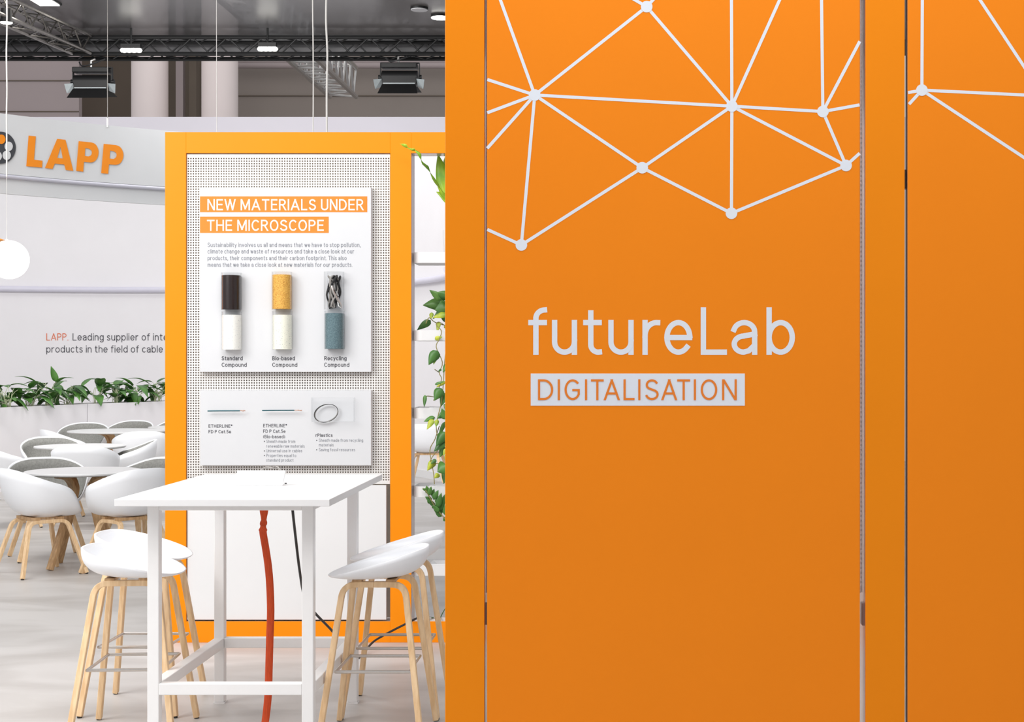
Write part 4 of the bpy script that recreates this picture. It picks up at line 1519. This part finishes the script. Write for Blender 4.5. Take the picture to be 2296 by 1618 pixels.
def make_chair():
    e = empty('armchair', (0, 0, 0), 'x', 'armchair')
    vs, fs = shell_geo(chair_rim, .425, .03, 3.0, flare=.07)
    MB().add(vs, fs).build('seat_shell', M['white_plastic'], e, smooth='all', solid=.012)
    vs, fs = shell_geo(chair_rim, .425, .03, 3.0, inner=.968, dz=.011, s_max=.988, flare=.07)
    MB().add(vs, fs).build('upholstery', M['felt'], e, smooth='all', solid=.008)
    legs(e, M['oak'], (.255, .24), (.145, .14), .395, sec=(.034, .026))
    mb_ = MB()
    for sy in (-.09, .09):
        mb_.box(-.16, .16, sy - .022, sy + .022, .404, .426)
    mb_.build('seat_support', M['oak_table'], e, bevel=.002)
    return e


stool0, chair0 = make_stool(), make_chair()
used = {}


def place(o0, x, y, facing, label, group):
    """facing: degrees, 0 = away from the camera (+y), 90 = to the right"""
    c = o0 if o0.name not in used else copy_tree(o0)
    used[o0.name] = 1
    c.location = (x, y, 0)
    c.rotation_euler = (0, 0, -math.radians(facing))
    tag(c, label, None, group)


SG = 'white bar stools at the bar table'
place(stool0, -1.05, 6.62, -90, 'front white bar stool at the right of the bar table', SG)
place(stool0, -1.05, 7.14, -90, 'rear white bar stool at the right, its seat overlapped by the front stool', SG)
place(stool0, -2.10, 6.66, 86, 'front white bar stool at the left of the bar table', SG)
place(stool0, -2.215, 7.17, 90, 'rear white bar stool at the left, its seat overlapped by the front stool', SG)

CG = 'white armchairs in the lounge'


def chair(px, d_, facing, label):
    place(chair0, X(px, d_), d_, facing, label, CG)


chair(90, 11.55, 46, 'white armchair, back to the camera, left front of the nearest round table')
chair(290, 11.55, -48, 'white armchair, back to the camera, right front of the nearest round table')
chair(108, 12.45, 150, 'grey lined armchair at the far left of the nearest round table')
chair(318, 12.45, 214, 'grey lined armchair at the far right of the nearest round table')
chair(-80, 12.6, 60, 'armchair cut off by the left picture edge beside the nearest round table')
chair(192, 14.6, -6, 'white armchair with its back to the camera in front of the middle round table')
chair(118, 15.75, 150, 'grey lined armchair at the far left of the middle round table')
chair(287, 15.3, -108, 'armchair turned sideways at the right of the middle round table')
chair(15, 14.7, 52, 'white armchair cut by the left edge, left of the middle round table')
chair(186, 19.15, 172, 'small grey lined armchair behind the rear table, leftmost of three in front of the planters')
chair(287, 19.8, 186, 'small grey lined armchair behind the rear table, middle of three in front of the planters')
chair(397, 20.1, 182, 'small grey lined armchair half hidden by the orange frame in front of the planters')
chair(150, 17.6, 50, 'white armchair left of the rear table, its curved back mostly hidden')
chair(315, 17.3, -24, 'white armchair, back to the camera, at the rear table beside the orange frame')
chair(960, 19.15, 4, 'far white armchair seen through the narrow bay between the shelves')


# round tables
def make_table(rad):
    e = empty('round_table', (0, 0, 0), 'x', 'table')
    n = 48
    MB().lathe([(.001, .71), (rad - .012, .71), (rad, .718), (rad, .728), (rad - .003, .731), (.001, .731)], n=n).build('table_top', M['white'], e, smooth=True)
    MB().cyl((0, 0, .695), .12, .014, 24).build('mounting_plate', M['oak_table'], e, smooth=True)
    for k in range(4):
        a = PI / 4 + k * PI / 2 + .2
        u_ = Vector((math.cos(a), math.sin(a), 0))
        pts_ = [u_ * .30 + Vector((0, 0, 0.004)), u_ * .16 + Vector((0, 0, .38)), u_ * .10 + Vector((0, 0, .56)), u_ * .105 + Vector((0, 0, .62)), u_ * .15 + Vector((0, 0, .68)), u_ * .24 + Vector((0, 0, .70))]
        MB().sweep([pts_[0]] + smooth_path(pts_[1:], 4), rect=(.058, .03), normal=u_.cross(Vector((0, 0, 1)))).build('leg', M['oak_table'], e, bevel=.004)
    return e


t0 = make_table(.43)
TG = 'white round tables in the lounge'
for px, d_, lb, o_ in ((187, 11.95, 'nearest white round lounge table on splayed oak legs', t0), (180, 15.3, 'middle white round lounge table, half hidden by armchairs', None)):
    c = o_ or copy_tree(t0)
    c.location = (X(px, d_), d_, 0)
    tag(c, lb, None, TG)
tL = make_table(.56)
tL.location = (X(262, 18.5), 18.5, 0)
tL.rotation_euler = (0, 0, .5)
tag(tL, 'rear white round lounge table in front of the planters', None, TG)
c = copy_tree(t0)
c.location = (X(412, 19.5), 19.5, 0)
tag(c, 'rearmost white round table half hidden by the orange frame', None, TG)

# ------------------------------------------------------------------ planters with leafy plants
PZ = 1.0


def planter(pa, da, pb, db, label):
    a, b = Vector((X(pa, da), da, 0)), Vector((X(pb, db), db, 0))
    e = empty('planter', a, label, 'planter', group='long pale planters along the curved wall')
    t_ = (b - a)
    L = t_.length
    t_.normalize()
    nrm = Vector((-t_.y, t_.x, 0))
    if nrm.y < 0:
        nrm = -nrm
    D_ = .38

    def pts_(o0, o1, u0, u1, z0, z1):
        q_ = [t_ * u0 + nrm * o0, t_ * u1 + nrm * o0, t_ * u1 + nrm * o1, t_ * u0 + nrm * o1]
        return [(p.x, p.y, z0) for p in q_] + [(p.x, p.y, z1) for p in q_]
    bxf = [(0, 3, 2, 1), (4, 5, 6, 7), (0, 1, 5, 4), (1, 2, 6, 5), (2, 3, 7, 6), (3, 0, 4, 7)]
    mb_ = MB()
    for o0, o1, u0, u1 in ((0, .02, 0, L), (D_ - .02, D_, 0, L), (.02, D_ - .02, 0, .02), (.02, D_ - .02, L - .02, L)):
        mb_.add(pts_(o0, o1, u0, u1, 0, PZ), bxf)
    mb_.build('box', M['white_wall'], e)
    MB().add(pts_(.02, D_ - .02, .02, L - .02, PZ - .08, PZ - .04), bxf).build('soil', M['soil'], e)
    return e, a, t_, nrm, L


PLN = [planter(-140, 17.6, 195, 19.98, 'left pale planter box with leafy plants behind the armchairs'), planter(196.5, 20.0, 395, 21.35, 'right pale planter box with leafy plants next to the orange frame')]


def leafy(px, seed, n, hmin, hmax, label, spread=.3):
    rr = random.Random(seed)
    pl = PLN[0] if px < 196 else PLN[1]
    e_, a, t_, nrm, L = pl
    # point on the planter's centre line seen at px
    k = (px - VX) / FPX
    p0 = a + nrm * .17
    u_ = (k * p0.y - p0.x) / (t_.x - k * t_.y)
    p = p0 + t_ * u_
    ee = empty('leafy_plant', (p.x, p.y, PZ - .04), label, 'plant', group='dark green leafy plants in the planters')
    g_, st_ = MB(), MB()
    for i in range(int(n * 1.5)):
        az = rr.uniform(0, 2 * PI)
        b_ = Vector((rr.uniform(-.05, .05), rr.uniform(-.05, .05), 0))
        h_ = rr.uniform(hmin, hmax)
        out = rr.uniform(.04, .14)
        k1 = b_ + Vector((math.cos(az) * out, math.sin(az) * out, h_))
        ll = rr.uniform(.19, .31)
        droop = rr.uniform(-.75, .35)
        dr = Vector((math.cos(az + rr.uniform(-.5, .5)), math.sin(az) * .8, droop)).normalized()
        k2 = k1 + dr * ll
        st_.sweep(bez(b_, b_ + Vector((0, 0, h_ * .8)), k1, 5), r=.0035, n=5)
        leaf(g_, k1, k2, rr.uniform(.085, .14), .12, None, 8, .62, .22)
    st_.build('stalks', M['stalk'], ee, smooth=True)
    g_.build('foliage', M['leaf_dark'], ee, smooth=True, solid=.001)
    return ee


for px, seed, n, h0, h1, lb in ((-60, 2, 12, .1, .3, 'leafy plant in the left planter box beyond the left picture edge'), (15, 3, 15, .08, .30, 'leafy plant at the left end with one leaf hanging over the planter front'), (66, 5, 13, .1, .26, 'dense low leafy plant, second from the left edge'),
                               (112, 8, 14, .1, .32, 'leafy plant left of the middle with a tall upright leaf'), (155, 13, 13, .08, .30, 'leafy plant right at the end of the left planter box'),
                               (218, 21, 8, .12, .32, 'sparse leafy plant at the start of the right planter with a long arching leaf'), (258, 34, 13, .08, .3, 'leafy plant in the middle of the right planter box'),
                               (305, 55, 14, .08, .28, 'leafy plant in the right planter with a leaf hanging over the front'), (352, 89, 14, .1, .32, 'leafy plant in the right planter next to the orange frame'), (392, 99, 10, .1, .3, 'leafy plant hidden behind the left orange post')):
    leafy(px, seed, n, h0, h1, lb)


def solo_leaf(k_, pa, pb, wd):
    """an extra leaf on plant k_ from pixel pa to pb at that plant's depth"""
    ee = [o_ for o_ in COL.objects if o_.name.startswith('leafy_plant')][k_]
    d_ = ee.location.y - .1
    g_ = MB()
    b_, t_ = P(*pa, d_) - ee.location, P(*pb, d_ - .05) - ee.location
    ax = (t_ - b_).normalized()
    leaf(g_, b_, t_, wd * d_ / FPX, .02, (ax.z, .2, -ax.x), 8, .6, .2)
    g_.build('leaf', M['leaf_dark'], ee, smooth=True, solid=.001)
    MB().sweep(bez(Vector((0, 0, 0)), Vector((0, 0, b_.z * .8)), b_, 5), r=.0035, n=5).build('stalk', M['stalk'], ee, smooth=True)


solo_leaf(3, (127, 856), (114, 820), 15)
solo_leaf(1, (6, 905), (23, 940), 15)
solo_leaf(7, (292, 880), (299, 918), 17)
solo_leaf(4, (120, 890), (136, 914), 15)
